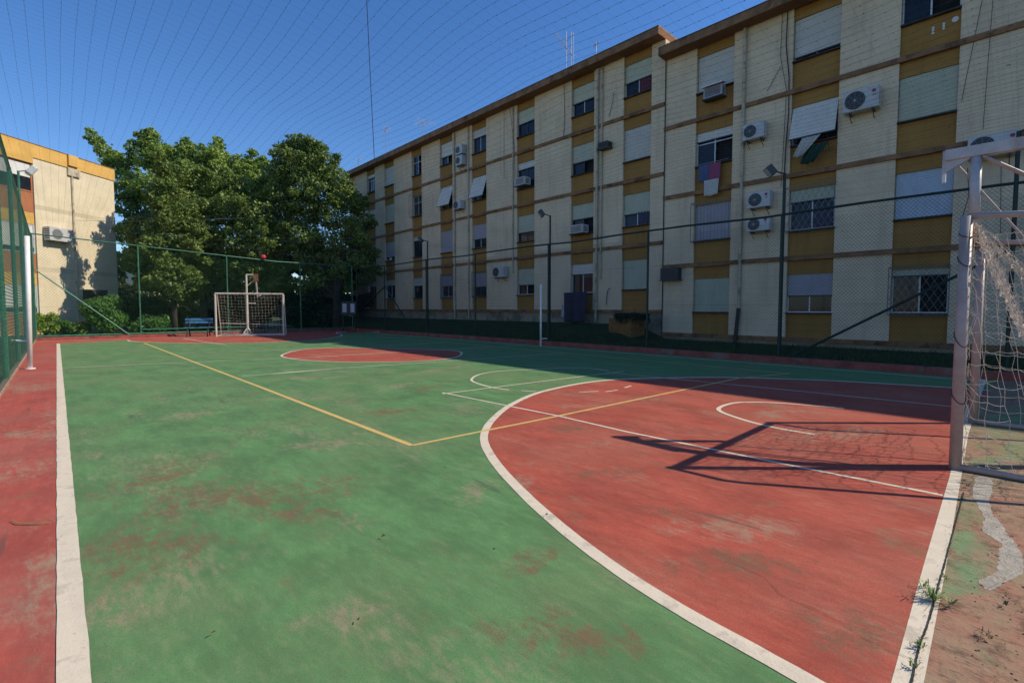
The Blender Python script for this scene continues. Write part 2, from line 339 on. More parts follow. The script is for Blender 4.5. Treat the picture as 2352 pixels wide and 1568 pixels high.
# goal line (near): the slab joint runs beside it
GL = [g(2085-38+10, 1568), g(2164, 1240), g(2195, 1094), g(2215, 1010), g(2224, 972), Vector((8.6, .47, 0)), Vector((11.2, .5, 0)), Vector((12.9, .5, 0))]
gl_l = [g(2047, 1568), g(2121, 1300), g(2181, 1095), g(2203, 1000), g(2216, 972)]
gl_r = [g(2122, 1568), g(2168, 1330), g(2208, 1095), g(2224, 1000), g(2232, 972)]
mb = MB(); lft = [Vector((1.0, .13, 0))] + gl_l + [Vector((8.6, .50, 0)), Vector((12.8, .55, 0))]; rgt = [Vector((1.0, .04, 0))] + gl_r + [Vector((8.6, .41, 0)), Vector((12.8, .46, 0))]
for i in range(len(lft)-1):
    mb.quad((rgt[i].x, rgt[i].y, .0042), (rgt[i+1].x, rgt[i+1].y, .0042), (lft[i+1].x, lft[i+1].y, .0042), (lft[i].x, lft[i].y, .0042))
mb.build('white_line', M['white_line'], court, label='wide white goal line beside the cracked slab joint')
def ragged(name, pts, w, z, mat, amp=.5):
    P = catmull([(p[0], p[1]) for p in pts], 14); mb = MB(); m = len(P); L = []; Q = []
    for i, p in enumerate(P):
        d = (P[min(i+1, m-1)]-P[max(i-1, 0)]).normalized(); nn = Vector((-d.y, d.x)); off = nn*random.uniform(-1, 1)*w*.10
        a = w*(1-amp*random.random())*.5; L.append(p+off+nn*a); Q.append(p+off-nn*a)
    for i in range(m-1): mb.quad((*Q[i], z), (*Q[i+1], z), (*L[i+1], z), (*L[i], z))
    return mb.build(name, mat, court)
s5 = lambda x, y: g((1920+x/1.188)*.6125, (1240+y/1.188)*.6125)
s7 = lambda x, y: g((3400+x/1.634)*.6125, (1600+y/1.634)*.6125)
ragged('slab_joint_crack', [s7(350, 405), s7(310, 560), s7(265, 720), s7(232, 850), s7(200, 960), s7(160, 1110), s7(118, 1250), s7(85, 1330), s7(60, 1430), s7(30, 1568), s7(-10, 1700)], .0085, .0078, M['crack'], .35)
ragged('surface_crack', [s5(950, 1030), s5(1040, 1062), s5(1130, 1110), s5(1200, 1180), s5(1290, 1220), s5(1400, 1270), s5(1520, 1340), s5(1590, 1385), s5(1660, 1420), s5(1740, 1452), s5(1790, 1472)], .0030, .0079, M['crack'], .8)
patch = [(430,310),(520,330),(512,450),(520,520),(570,590),(640,680),(690,750),(715,830),(700,900),(600,950),(520,1000),(475,992),(455,940),(545,892),(566,820),(556,770),(582,720),(505,672),(462,632),(472,560),(440,500),(412,420)]
pp = catmull([(s7(x, y).x, s7(x, y).y) for x, y in patch], 5, True)
pp = [p + Vector((random.uniform(-.008, .008), random.uniform(-.008, .008))) for p in pp]
mb = MB(); c0 = sum(pp, Vector((0, 0)))/len(pp)
MB().poly([(p.x, p.y, .0036) for p in pp]).build('cement_patch', M['cement'], court)
# left sideline
line('white_line', [(0, -.3), (0, 2.3), (0, 6), (0, 12), (0, 25.3)], .094, M['white_line'], label='left sideline painted white')
line('white_line', [(12.45, .5), (12.45, 25)], .08, M['thin_line'])
# volleyball court, yellow
YC = g(948, 1023); YE = g(1700, 868)
line('yellow_line', [g(331, 788), g(600, 890), (YC.x-.01, YC.y)], .062, M['yellow_line'], label='long yellow side line'); line('yellow_line', [YC, g(1280, 956), YE, (11.0, 3.3)], .05, M['yellow_line'])
line('yellow_line', [(11.0, 3.3), (11.3, 21.5)], .05, M['yellow_line'])
# thin white lines
e1 = lambda x, y: g((1000+x/1.96)*.6125, (1200+y/1.96)*.6125)
d1 = lambda x, y: g((2200+x/1.568)*.6125, (1280+y/1.568)*.6125)
h1 = lambda x, y: g(x/2.138*.6125, (1200+y/2.138)*.6125)
T = M['thin_line']
line('white_line', [h1(500, 385), h1(1020, 360), h1(1560, 338), h1(2250, 310), e1(290, 275), e1(980, 235), (12.4, 12.5)], .045, T, label='thin halfway line')
line('white_line', [g(557, 864), g(800, 846), e1(0, 397), e1(560, 352), e1(1100, 318), e1(1500, 290), (11.2, 9.5)], .04, T)
line('white_line', [h1(1420, 270), h1(1900, 250), h1(2352, 235), (11.2, 15.6)], .04, T)
line('white_line', [g(1016, 902), g(1145, 928), g(1280, 955), g(1440, 992), g(1800, 1066), g(2165, 1138)], .042, M['white_line'], label='key side line')
line('white_line', [g(1016, 905), g(1180, 884), g(1400, 857), (8.8, 5.85)], .042, M['white_line'])
line('white_line', [g(1400, 856), g(1800, 895), g(2187, 934), (9.0, .6)], .04, T)
line('white_line', catmull([d1(1340, 548), d1(1100, 507), d1(900, 455), d1(775, 402), d1(850, 366), d1(980, 358), d1(1180, 366), d1(1510, 395)], 8), .055, M['white_line'], label='small white semicircle under the basket')
line('white_line', catmull([e1(1780, 515), e1(1660, 497), e1(1560, 470), e1(1505, 440), e1(1560, 402), e1(1700, 378), e1(1900, 366), (8.6, 6.9), (8.62, 6.1)], 8), .05, M['white_line'], label='free throw semicircle')
for q in ([e1(1870, 520), e1(1980, 527)], [g(1330, 901), g(1375, 899)], [d1(110, 297), d1(185, 287)], [d1(222, 274), d1(262, 262)]): line('white_line', q, .04, M['white_line'])
# centre circle
cc = [(6.62+2.5*math.cos(a)*.86, 13.3+2.85*math.sin(a)*1.0) for a in np.linspace(0, 2*math.pi, 64, endpoint=False)]
cpts = [e1(110,260),e1(200,228),e1(330,212),e1(500,204),e1(700,207),e1(1000,212),e1(1250,218),e1(1400,228),e1(1432,248),e1(1380,275),e1(1200,298),e1(900,309),e1(600,310),e1(300,297),e1(160,280)]
cc = catmull([(p.x, p.y) for p in cpts], 6, True)
sheet('red_centre_circle', [tuple(p) for p in reversed(cc)], .0032, M['red']); line('white_line', cc, .06, M['white_line'], True, 'white ring round the centre circle')
# far penalty area
far = [(2.15, 26.1), (2.2, 25.0), (2.75, 23.6), (3.9, 22.0), (5.4, 20.8), (7.8, 20.8), (9.6, 22.2), (10.6, 24.0), (10.9, 25.4)]
fa = catmull(far, 6)
sheet('red_penalty_area', [tuple(p) for p in reversed(fa)], .0032, M['red'], label='red paint of the far penalty area'); line('white_line', fa, .08, T)
line('white_line', [(4.1, 25.9), (4.3, 22.6), (4.5, 20.2)], .05, T); line('white_line', [(4.5, 20.2), (8.8, 19.6)], .05, T)
# kerbs
k = MB(); k.box(-.76, -.66, -4.5, 28.3, -.2, .05); k.build('kerb', M['kerb_tan'], kind='structure')
k = MB(); k.box(KX, KX+.2, -6, 28.6, -.2, .15); k.build('kerb', M['kerb_red'], kind='structure')
k = MB(); k.box(-.76, KX, 28.3, 28.55, -.2, .12); k.build('kerb', M['kerb_red'], kind='structure')
for o in [x for x in bpy.data.objects if x.name.startswith('kerb')]: bevel(o, .015, 2)
# grass bank up to the right-hand block
def bank_h(y): t = min(1, max(0, (y-9.3)/1.6)); t = t*t*(3-2*t); return .17+t*.52
mb = MB(); ys = np.arange(-18, 46, .5); xs = [KX+.19, 13.6, 14.2, 14.9, 15.6, 16.3, 17.2]
base = 0
for j, y in enumerate(ys):
    for i, x in enumerate(xs):
        t = (x-xs[0])/(17.0-xs[0]); z = .12 + (bank_h(y)-.12)*t + (random.uniform(-.02, .02) if 0 < i < 6 else 0)
        mb.v.append((x, y, z))
for j in range(len(ys)-1):
    for i in range(len(xs)-1):
        a = j*len(xs)+i; mb.f.append((a, a+1, a+1+len(xs), a+len(xs)))
mb.build('grass_bank', M['grass'], kind='structure', smooth=True)
mb = MB()
for _ in range(16000):
    y = random.uniform(-3, 28); x = random.uniform(KX+.22, 16.95); t = (x-xs[0])/(17.0-xs[0]); z = .12+(bank_h(y)-.12)*t-.01
    a = random.uniform(0, math.pi); h = random.uniform(.04, .13); w = random.uniform(.006, .014); dx, dy = math.cos(a)*w, math.sin(a)*w
    lx, ly = random.uniform(-.05, .05), random.uniform(-.05, .05)
    mb.v += [(x-dx, y-dy, z), (x+dx, y+dy, z), (x+lx, y+ly, z+h)]; n = len(mb.v); mb.f.append((n-3, n-2, n-1))
mb.build('grass', M['blade'], kind='stuff', label='dark uneven grass between the right kerb and the apartment wall')
mb = MB()
for _ in range(14000):
    if random.random() < .5: y = random.uniform(6, 28); x = -.78-random.random()**1.5*3
    else: x = random.uniform(-.8, 13); y = 28.6+random.random()*3
    a = random.uniform(0, math.pi); h = random.uniform(.05, .16); w = random.uniform(.006, .014); dx, dy = math.cos(a)*w, math.sin(a)*w
    lx, ly = random.uniform(-.06, .06), random.uniform(-.06, .06); z = -.03
    mb.v += [(x-dx, y-dy, z), (x+dx, y+dy, z), (x+lx, y+ly, z+h)]; n = len(mb.v); mb.f.append((n-3, n-2, n-1))
mb.build('grass', M['blade'], kind='stuff', label='rough grass outside the left and far fences')
# ------------------------------------------------------------------ apartment blocks on the right
XW = 17.0
def shutter_mesh(w, z0, z1, tilt=0.0, pitch=.052):
    """roller shutter of bulged slats in local coords: x = depth (front is -x), y across, z up"""
    mb = MB(); n = max(1, int((z1-z0)/pitch)); hh = (z1-z0)/n
    for i in range(n):
        a = z0+i*hh; xo = -.012
        for (za, xa, zb, xb) in ((a, 0, a+hh*.42, xo), (a+hh*.42, xo, a+hh*.9, xo*.9), (a+hh*.9, xo*.9, a+hh, .004)):
            ta = math.sin(tilt)*(z1-za); tb = math.sin(tilt)*(z1-zb); ca = z1-(z1-za)*math.cos(tilt); cb = z1-(z1-zb)*math.cos(tilt)
            mb.quad((xa-ta, 0, ca), (xb-tb, 0, cb), (xb-tb, w, cb), (xa-ta, w, ca))
    return mb
def window(par, y0, y1, z0, z1, sh=1.0, mat='sh_grey', frame='frame_white', tilt=0, grille=None, mull=1, transom=False, cage=False, curtain=None):
    """all coordinates world; window recessed into the ochre panel"""
    w = y1-y0; X = XW+.14
    f = MB(); b = .035
    f.box(X-.01, X+.05, y0, y0+b, z0, z1); f.box(X-.01, X+.05, y1-b, y1, z0, z1); f.box(X-.01, X+.05, y0+b, y1-b, z0, z0+b); f.box(X-.01, X+.05, y0+b, y1-b, z1-b, z1)
    for i in range(mull): ym = y0+w*(i+1)/(mull+1); f.box(X-.004, X+.04, ym-.018, ym+.018, z0+b, z1-b)
    if transom: zt = z0+(z1-z0)*.66; f.box(X-.002, X+.042, y0+b, y1-b, zt-.016, zt+.016)
    win = f.build('window', M[frame], par)
    gm = MB(); gap = random.choice([0, 0, 1]) if sh < .9 else 0
    gm.box(X+.02, X+.03, y0+b if gap == 0 else y0+w*.5, y1-b, z0+b, z1-b); gm.build('pane', M['glass'], win)
    if sh > .03:
        zb = z1-(z1-z0)*sh
        s = shutter_mesh(w-.03, zb, z1+.0, R(tilt)); o = s.build('shutter', M[mat], win, loc=(X-.022, y0+.015, 0))
        mbx = MB(); mbx.box(X-.05, X-.025, y0+.01, y1-.01, zb-.025, zb+.012) if not tilt else mbx.box(X-.03-math.sin(R(tilt))*(z1-zb)-.03, X-.03-math.sin(R(tilt))*(z1-zb), y0+.01, y1-.01, z1-(z1-zb)*math.cos(R(tilt))-.03, z1-(z1-zb)*math.cos(R(tilt)))
        mbx.build('shutter_rail', M['frame_dark'], win)
        if tilt:
            for yy in (y0+.02, y1-.02): MB().bar((X-.01, yy, z0+.25), (X-.03-math.sin(R(tilt))*(z1-zb), yy, z1-(z1-zb)*math.cos(R(tilt))), .008).build('shutter_arm', M['frame_dark'], win)
    MB().box(XW+.076, X-.0, y0-.006, y1+.006, z1-.004, z1+.03).build('shadow_strip', M['frame_dark'], win)  # thin dark strip: the shadow line above the shutter, put in as colour
    s = MB(); s.box(XW-.05, X-.012, y0-.01, y1+.01, z0-.045, z0-.004); s.build('sill', M['sill'], win)
    if curtain:
        c = MB(); n = 12; c0 = y0+.05+random.random()*w*.3; c1 = c0+w*.4
        for i in range(n):
            ya = c0+(c1-c0)*i/n; yb = c0+(c1-c0)*(i+1)/n; xa = X-.03+.012*math.sin(i*2.1); xb = X-.03+.012*math.sin((i+1)*2.1)
            c.quad((xa, ya, z0+.05), (xb, yb, z0+.05), (xb, yb, z0+(z1-z0)*.42), (xa, ya, z0+(z1-z0)*.42))
        c.build('curtain', M[curtain], win)
    if grille:
        gb = MB(); xo = XW-.03 if not cage else XW-.22; p = .17 if grille == 'diamond' else .12
        gy0, gy1, gz0, gz1 = y0-.03, y1+.03, z0-.05, z1+.05
        for a, b2 in (((xo, gy0, gz0), (xo, gy1, gz0)), ((xo, gy0, gz1), (xo, gy1, gz1)), ((xo, gy0, gz0), (xo, gy0, gz1)), ((xo, gy1, gz0), (xo, gy1, gz1))): gb.bar(a, b2, .011)
        if cage:
            for yy in (gy0, gy1):
                for zz in (gz0, gz1): gb.bar((xo, yy, zz), (XW, yy, zz), .01)
        if grille == 'diamond':
            hh = gz1-gz0; L = gy1-gy0; k = -hh*.55
            while k < L:
                for sgn in (1, -1):
                    a = [k, 0.0]; c = [k+hh*.55, hh]
                    if a[0] < 0: a[1] = -a[0]/.55; a[0] = 0
                    if c[0] > L: c[1] = hh-(c[0]-L)/.55; c[0] = L
                    if c[0] > a[0]:
                        if sgn == 1: gb.bar((xo, gy0+a[0], gz0+a[1]), (xo, gy0+c[0], gz0+c[1]), .0055, 4)
                        else: gb.bar((xo, gy1-a[0], gz0+a[1]), (xo, gy1-c[0], gz0+c[1]), .0055, 4)
                k += p
        elif grille == 'bars':
            n = int((gy1-gy0)/p)
            for i in range(1, n): yy = gy0+(gy1-gy0)*i/n; gb.bar((xo, yy, gz0), (xo, yy, gz1), .006, 4)
        # row of spikes
        n = 16
        for i in range(n): yy = gy0+(gy1-gy0)*(i+.5)/n; gb.bar((xo, yy, gz1), (xo-.01, yy, gz1+.07), .004, 4); gb.bar((xo, yy, gz0), (xo-.01, yy, gz0-.06), .004, 4)
        gb.build('grille', M['grille'], win)
    return win
W = {}
def zwin(Fl, c):
    if Fl[0] < 1: return [(1.22, 2.42), (3.80, 5.05), (6.44, 7.62), (9.02, 10.28)]
    o = [(Fl[r]+.80, Fl[r]+2.08) for r in range(4)]; o[3] = (9.82, 11.08)
    if c[0] == 10.21: o[0] = (2.12, 3.30)
    return o
def block(name, ya, yb, Fl, eave_z, cols, label, zb):
    """ya<yb wall extent; Fl the band heights; cols list of (y0,y1)"""
    e = empty(name, (XW, (ya+yb)/2, zb), 0, label, 'building')
    inv = Matrix.Translation((-XW, -(ya+yb)/2, -zb))
    def P(mb, nm, mat, **t):
        o = mb.build(nm, mat, e, **t); o.matrix_parent_inverse = inv; return o
    top = eave_z-.28
    # cream piers stand proud of the recessed ochre panels
    edges = [ya] + [v for c in sorted(cols) for v in c] + [yb]
    piers = MB(); och = MB()
    for i in range(0, len(edges), 2): piers.box(XW, XW+.30, edges[i], edges[i+1], Fl[0]-.07, top)
    P(piers, 'pier_wall', M['cream'])
    for (y0, y1) in cols:
        zc = Fl[0]-.07
        for (wa, wb) in zwin(Fl, (y0, y1)) + [(top, 0)]:
            P(MB().box(XW+.075, XW+.30, y0+.001, y1-.001, zc, wa), 'ochre_panel', M['ochre']); zc = wb
    pl = MB(); pl.box(XW+.03, XW+.30, ya, yb, zb-1.2, Fl[0]-.071); P(pl, 'plinth', M['plinth'])
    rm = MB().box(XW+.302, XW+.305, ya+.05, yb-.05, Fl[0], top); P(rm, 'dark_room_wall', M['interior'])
    bd = MB(); bd.box(XW+.32, XW+9, ya+.02, yb-.02, zb-1.2, top-.01); P(bd, 'rear_wall', M['cream'])
    for kx, z in enumerate(Fl):
        b = MB()
        for i in range(len(edges)-1):
            pier = i % 2 == 0
            b.box(XW-.06, XW-.001 if pier else XW+.074, edges[i], edges[i+1], z-.075, z+.065)
        P(b, 'string_course', M['band'])
    rf = MB(); rf.box(XW-.5, XW+9.6, ya, yb, eave_z-.28, eave_z-.02); roof = P(rf, 'roof', M['soffit'])
    fa = MB(); fa.box(XW-.53, XW-.501, ya, yb, eave_z-.28, eave_z); fa.box(XW-.53, XW+9.6, ya, yb, eave_z-.019, eave_z+.03); o = fa.build('fascia', M['band'], roof); 
    return e, P, inv
FR = [.37, 2.93, 5.52, 8.10]; FL = [1.23, 3.87, 6.46, 9.05]
CR = [(7.08, 8.40), (4.01, 5.28), (1.40, 2.62), (-1.6, -.35), (-5.4, -4.15), (-8.6, -7.4), (-12, -10.8)]
CL = [(10.21, 11.47), (12.94, 14.20), (16.48, 17.71), (20.07, 21.31), (23.12, 24.36), (26.36, 27.51), (29.79, 31.13), (32.47, 33.70)]
eR, PR, iR = block('apartment_block', -15.5, 9.635, FR, 10.90, CR, 'nearer cream and ochre four-storey block on the right, lower roof, with clothes hanging out', .15)
eL, PL, iL = block('apartment_block', 9.64, 36.7, FL, 11.72, CL, 'farther long cream and ochre block running back behind the trees, roof stepped higher with antennas', .69)
def fixinv(e, inv):
    for o in bpy.data.objects:
        if o.parent == e and o.name.split('.')[0] == 'window': o.matrix_parent_inverse = inv
for (y0, y1) in CL:   # gable face strip catches the sun above the lower roof
    pass
WR = {(0,3): dict(sh=1, mat='sh_grey'), (0,2): dict(sh=.26, mat='sh_white', transom=True), (0,1): dict(sh=1, mat='sh_lilac', grille='bars', cage=True), (0,0): dict(sh=1, mat='sh_green'),
      (1,3): dict(sh=.9, mat='sh_grey'), (1,2): dict(sh=.92, mat='sh_white', tilt=17), (1,1): dict(sh=.3, mat='sh_green', grille='diamond', cage=True, curtain='cl_purple'), (1,0): dict(sh=.56, mat='sh_lilac'),
      (2,3): dict(sh=.12, mat='sh_grey'), (2,2): dict(sh=1, mat='sh_green'), (2,1): dict(sh=1, mat='sh_blue'), (2,0): dict(sh=.15, mat='sh_green', grille='diamond', cage=True)}
ZR = {3: (9.02, 10.28), 2: (6.44, 7.62), 1: (3.80, 5.05), 0: (1.22, 2.42)}
for ci, (y0, y1) in enumerate(CR):
    for r in range(4):
        kw = WR.get((ci, r), dict(sh=random.choice([.4, 1, .7]), mat=random.choice(['sh_grey', 'sh_green'])))
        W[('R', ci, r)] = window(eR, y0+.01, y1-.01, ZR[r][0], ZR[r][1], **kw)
fixinv(eR, iR)
WL = {(0,3): dict(sh=.55, mat='sh_green', curtain='cl_red'), (0,2): dict(sh=1, mat='sh_grey'), (0,1): dict(sh=.62, mat='sh_green', curtain='cl_purple'), (0,0): dict(sh=1, mat='sh_green'),
      (1,3): dict(sh=.55, mat='sh_green'), (1,2): dict(sh=.58, mat='sh_green', frame='frame_dark'), (1,1): dict(sh=.5, mat='sh_green', frame='frame_dark'), (1,0): dict(sh=.35, mat='sh_white'),
      (2,3): dict(sh=.5, mat='sh_green', frame='frame_dark'), (2,2): dict(sh=.25, mat='sh_white', frame='frame_dark'), (2,1): dict(sh=.65, mat='sh_green', frame='frame_dark'), (2,0): dict(sh=.62, mat='sh_green'),
      (3,3): dict(sh=.34, mat='sh_grey'), (3,2): dict(sh=.95, mat='sh_white', tilt=18), (3,1): dict(sh=.62, mat='sh_lilac'), (3,0): dict(sh=.6, mat='sh_lilac', grille='bars', frame='frame_dark'),
      (4,3): dict(sh=.62, mat='sh_white'), (4,2): dict(sh=.95, mat='sh_white', tilt=18), (4,1): dict(sh=1, mat='sh_lilac'), (4,0): dict(sh=.5, mat='sh_lilac', grille='diamond'),
      (5,3): dict(sh=0, transom=True), (5,2): dict(sh=0, transom=True, grille='bars', cage=True), (5,1): dict(sh=.2, frame='frame_dark'), (5,0): dict(sh=.4, frame='frame_dark'),
      (6,3): dict(sh=1, mat='sh_grey'), (6,2): dict(sh=1, mat='sh_green'), (6,1): dict(sh=.8, mat='sh_lilac'), (6,0): dict(sh=.3),
      (7,3): dict(sh=.2, mat='sh_white', transom=True, mull=2), (7,2): dict(sh=1, mat='sh_green'), (7,1): dict(sh=.5, curtain='cl_purple'), (7,0): dict(sh=.3)}
for ci, (y0, y1) in enumerate(CL):
    for r in range(4):
        z0, z1 = FL[r]+.80, FL[r]+2.08
        if r == 3: z0, z1 = 9.82, 11.08
        if (ci, r) == (0, 0): z0, z1 = 2.12, 3.30
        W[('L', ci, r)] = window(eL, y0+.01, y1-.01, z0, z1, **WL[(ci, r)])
fixinv(eL, iL)
# downpipes and cables are parts of their block
def pipe(P, pts, r, nm='downpipe', mat='pipe_cream', n=8): P(MB().tube(pts, r, n), nm, M[mat])
pipe(PR, [(XW-.07, 6.72, 1.35), (XW-.07, 6.72, 10.6)], .055); pipe(PR, [(XW-.12, 6.80, .18), (XW-.07, 6.72, 1.36)], .065, mat='pipe_dark')
pipe(PR, [(XW-.03, 9.60, .2), (XW-.03, 9.60, 10.6)], .018, mat='pipe_dark')
pipe(PL, [(XW-.07, 12.72, .8), (XW-.07, 12.72, 11.4)], .055); pipe(PL, [(XW-.06, 12.50, 2.6), (XW-.06, 12.50, 11.4)], .035)
pipe(PL, [(XW-.05, 17.95, 3.1), (XW-.05, 17.95, 11.4)], .03); pipe(PL, [(XW-.07, 22.85, .8), (XW-.07, 22.85, 11.4)], .05); pipe(PL, [(XW-.07, 21.55, .8), (XW-.07, 21.55, 11.4)], .04); pipe(PL, [(XW-.07, 35.9, .8), (XW-.07, 35.9, 11.4)], .05)
def wire(P, pts, r=.008): P(MB().tube([(XW-.03-random.random()*.03, y, z) for y, z in pts], r, 5), 'wall_cable', M['cable'])
wire(PR, [(5.45, 10.6), (5.47, 9.6), (5.36, 8.6), (5.34, 7.5), (5.40, 6.3), (5.42, 5.2)], .016); wire(PR, [(5.6, 10.6), (5.62, 9.3), (5.42, 8.2), (5.46, 6.4), (5.5, 5.2)]); wire(PR, [(5.6, 9.0), (5.9, 8.5), (6.0, 8.35)])
wire(PR, [(1.05, 10.6), (1.0, 9.2), (1.12, 8.2), (1.25, 7.2), (1.32, 6.6)], .006); wire(PR, [(.8, 10.6), (.9, 5.8)], .006); wire(PR, [(1.15, 4.9), (1.1, 4.2), (1.2, 3.7)], .008); wire(PR, [(.55, 4.9), (.5, 3.2)], .006)
wire(PL, [(14.6, 11.4), (14.55, 9.9), (14.62, 9.1)], .012); wire(PL, [(18.2, 11.4), (18.0, 10.4), (17.85, 9.3), (17.8, 7.8)]); wire(PL, [(18.6, 11.4), (18.6, 8)], .008); wire(PL, [(11.9, 10.2), (12.0, 9.7), (12.15, 9.3)], .01)
wire(PL, [(12.0, 2.2), (12.15, 2.1), (12.2, 1.5)], .014)
# ------------------------------------------------------------------ air conditioners
def ac_unit(y0, y1, z0, z1, label, X=XW, emblem=True, depth=.30, fanfrac=.5, dark=False, group='air conditioner outdoor units on the apartment walls', bracket=True, rear=0, flip=False):
    w = y1-y0; h = z1-z0
    e = empty('air_conditioner', (X, (y0+y1)/2, z0), 0, label, 'air conditioner', group)
    c = MB(); c.box(-.04-depth, -.04, -w/2, w/2, 0, h); o = c.build('casing', M['ac_white' if not dark else 'frame_dark'], e); bevel(o, .015, 2)
    r = min(h*.42, w*.29); fyc = w/2-r-.04
    if flip: fyc = -fyc
    f = MB(); f.disc((-.045-depth, fyc, h*.5), (1, 0, 0), r, .012, 28)
    f.build('fan_grille', M['ac_dark'], e)
    rg = MB()
    for rr in (r*.35, r*.6, r*.85, r*1.0):
        n = 20; rg.tube([(-.054-depth, fyc+rr*math.cos(2*math.pi*k/n), h*.5+rr*math.sin(2*math.pi*k/n)) for k in range(n+1)], .003, 4, False)
    for k in range(8): a = math.pi*k/4; rg.bar((-.054-depth, fyc, h*.5), (-.054-depth, fyc+r*math.cos(a), h*.5+r*math.sin(a)), .003, 4)
    rg.disc((-.056-depth, fyc, h*.5), (1, 0, 0), r*.15, .01, 12)
    rg.build('guard_ring', M['metal_grey'], e)
    if emblem:
        d = MB(); d.disc((-.043-depth, -w/2+.12, h*.76), (1, 0, 0), .045, .008, 18); d.build('emblem', M['logo'], e)
        t = MB()
        for k, ww in enumerate((.032, .026)): t.box(-.046-depth, -.04-depth, -w/2+.12-.02-(.04*k)+.015, -w/2+.12-.02-.04*k+.015+ww, h*.52, h*.60)
        t.build('emblem_letters', M['logo_txt'], e)
    if bracket:
        for yy in (-w*.32, w*.32): MB().box(-.04-depth, -.001, yy-.015, yy+.015, -.05, -.012).bar((-.05-depth*.8, yy, -.045), (-.02, yy, -.22), .01).build('bracket', M['frame_dark'], e)
    return e
ac_unit(2.98, 3.82, 6.92, 7.50, 'large white unit with round black fan, on cream wall right of the tilted white shutter', depth=.32)
ac_unit(5.95, 6.62, 6.85, 7.36, 'white unit with square-set fan directly right of the cream downpipe, third floor', emblem=False)
ac_unit(5.72, 6.42, 4.62, 5.12, 'upper of two stacked white units left of the caged window')
ac_unit(5.72, 6.42, 3.86, 4.30, 'lower of two stacked white units left of the caged window, behind the fence rail')
ac_unit(.25, 1.15, 5.05, 5.58, 'white unit partly hidden behind the basketball beam')
ac_unit(21.75, 22.35, 9.35, 9.88, 'lower of the two stacked units under the roof of the far block', emblem=False, group='air conditioner outdoor units on the apartment walls')
ac_unit(21.75, 22.35, 9.95, 10.45, 'upper of the two stacked units under the roof of the far block', emblem=False)
ac_unit(21.9, 22.6, 6.95, 7.42, 'unit between two tilted white shutters on the far block', emblem=False)
ac_unit(18.3, 19.2, 2.95, 3.5, 'wide white unit on the far block at first floor height', emblem=False)
def window_ac(y0, y1, z0, z1, label, mat='ac_white', depth=.42):
    e = empty('window_air_conditioner', (XW, (y0+y1)/2, z0), 0, label, 'air conditioner', 'box air conditioners set into windows and panels'); w = y1-y0; h = z1-z0
    o = MB().box(-depth, .02, -w/2, w/2, 0, h).build('casing', M[mat], e); bevel(o, .01)
    f = MB()
    for k in range(7): zz = h*(.14+.11*k); f.box(-depth-.01, -depth-.001, -w*.42, w*.42, zz, zz+h*.045)
    for k in range(5): zz = h*(.2+.13*k); f.box(-depth*.8, -depth*.3, w/2+.001, w/2+.006, zz, zz+h*.06); f.box(-depth*.8, -depth*.3, -w/2-.006, -w/2-.001, zz, zz+h*.06)
    f.build('louvre', M['ac_dark'], e); s = MB(); s.box(-depth-.03, .0, -w/2-.04, w/2+.04, -.035, -.003); s.build('shelf', M['frame_dark'], e); return e
window_ac(7.35, 8.0, 8.62, 8.98, 'grey box unit under top window of the nearer block, below a small white hood', 'sh_lilac', .3)
window_ac(16.75, 17.4, 7.32, 7.70, 'small white box unit in the window below the dark curtainless panes, far block third floor')
window_ac(13.2, 13.9, 4.62, 4.98, 'white box unit sticking out below a half-open shutter, behind the fence rail')
window_ac(8.85, 9.55, 2.42, 2.86, 'dark louvred box unit beside the joint of the two blocks', 'frame_dark', .3)
window_ac(12.0, 12.5, 7.98, 8.22, 'dark weathered box unit high beside the double downpipes', 'frame_dark', .35)
hood = MB(); hood.quad((XW-.42, 7.30, 9.0), (XW-.42, 8.05, 9.0), (XW-.05, 8.05, 9.06), (XW-.05, 7.30, 9.06)); hood.box(XW-.43, XW-.41, 7.3, 8.05, 8.97, 9.01); o = hood.build('rain_hood', M['sh_white']); tag(o, 'narrow white hood above the grey box air conditioner', 'hood')
# ------------------------------------------------------------------ clothes and clutter
def cloth(name, mat, x, ya, yb, zt, zb, label, cat='cloth', group=None, skew=0.0, waves=3.0, amp=.02, thick=True, taper=0.0):
    mb = MB(); nu, nv = 14, 10
    for j in range(nv+1):
        for i in range(nu+1):
            u, v = i/nu, j/nv; mid = (ya+yb)/2
            yy = ya+(yb-ya)*u + skew*v; yy = yy+(mid+skew*v-yy)*taper*v
            zz = zt+(zb-zt)*v + .015*math.sin(u*9)*v
            mb.v.append((x-amp*math.sin(u*waves*6.28+v*2)*(.3+.7*v)-.02*v, yy, zz))
    for j in range(nv):
        for i in range(nu): a = j*(nu+1)+i; mb.f.append((a, a+1, a+nu+2, a+nu+1))
    o = mb.build(name, mat, smooth=True); tag(o, label, cat, group)
    if thick: m = o.modifiers.new('solid', 'SOLIDIFY'); m.thickness = .006
    return o
LG = 'laundry hanging outside the windows'
cloth('towel', M['cl_blue'], XW-.12, 7.83, 8.2, 6.42, 5.85, 'blue towel hanging left of the pink one under the open window', 'towel', LG)
cloth('towel', M['cl_pink'], XW-.12, 7.42, 7.82, 6.42, 5.83, 'pink towel hanging between the blue towel and a dark gap', 'towel', LG)
cloth('cloth', M['cl_white'], XW-.16, 7.45, 7.98, 5.85, 5.30, 'off-white cloth hanging lowest below the two coloured towels', 'cloth', LG, taper=.1)
r_ = MB().bar((XW-.14, 7.15, 6.45), (XW-.14, 8.35, 6.45), .01); r_.bar((XW-.14, 7.2, 6.45), (XW, 7.2, 6.5), .008).bar((XW-.14, 8.3, 6.45), (XW, 8.3, 6.5), .008); tag(r_.build('drying_rail', M['metal_grey']), 'thin metal rail carrying the blue and pink towels', 'rail')
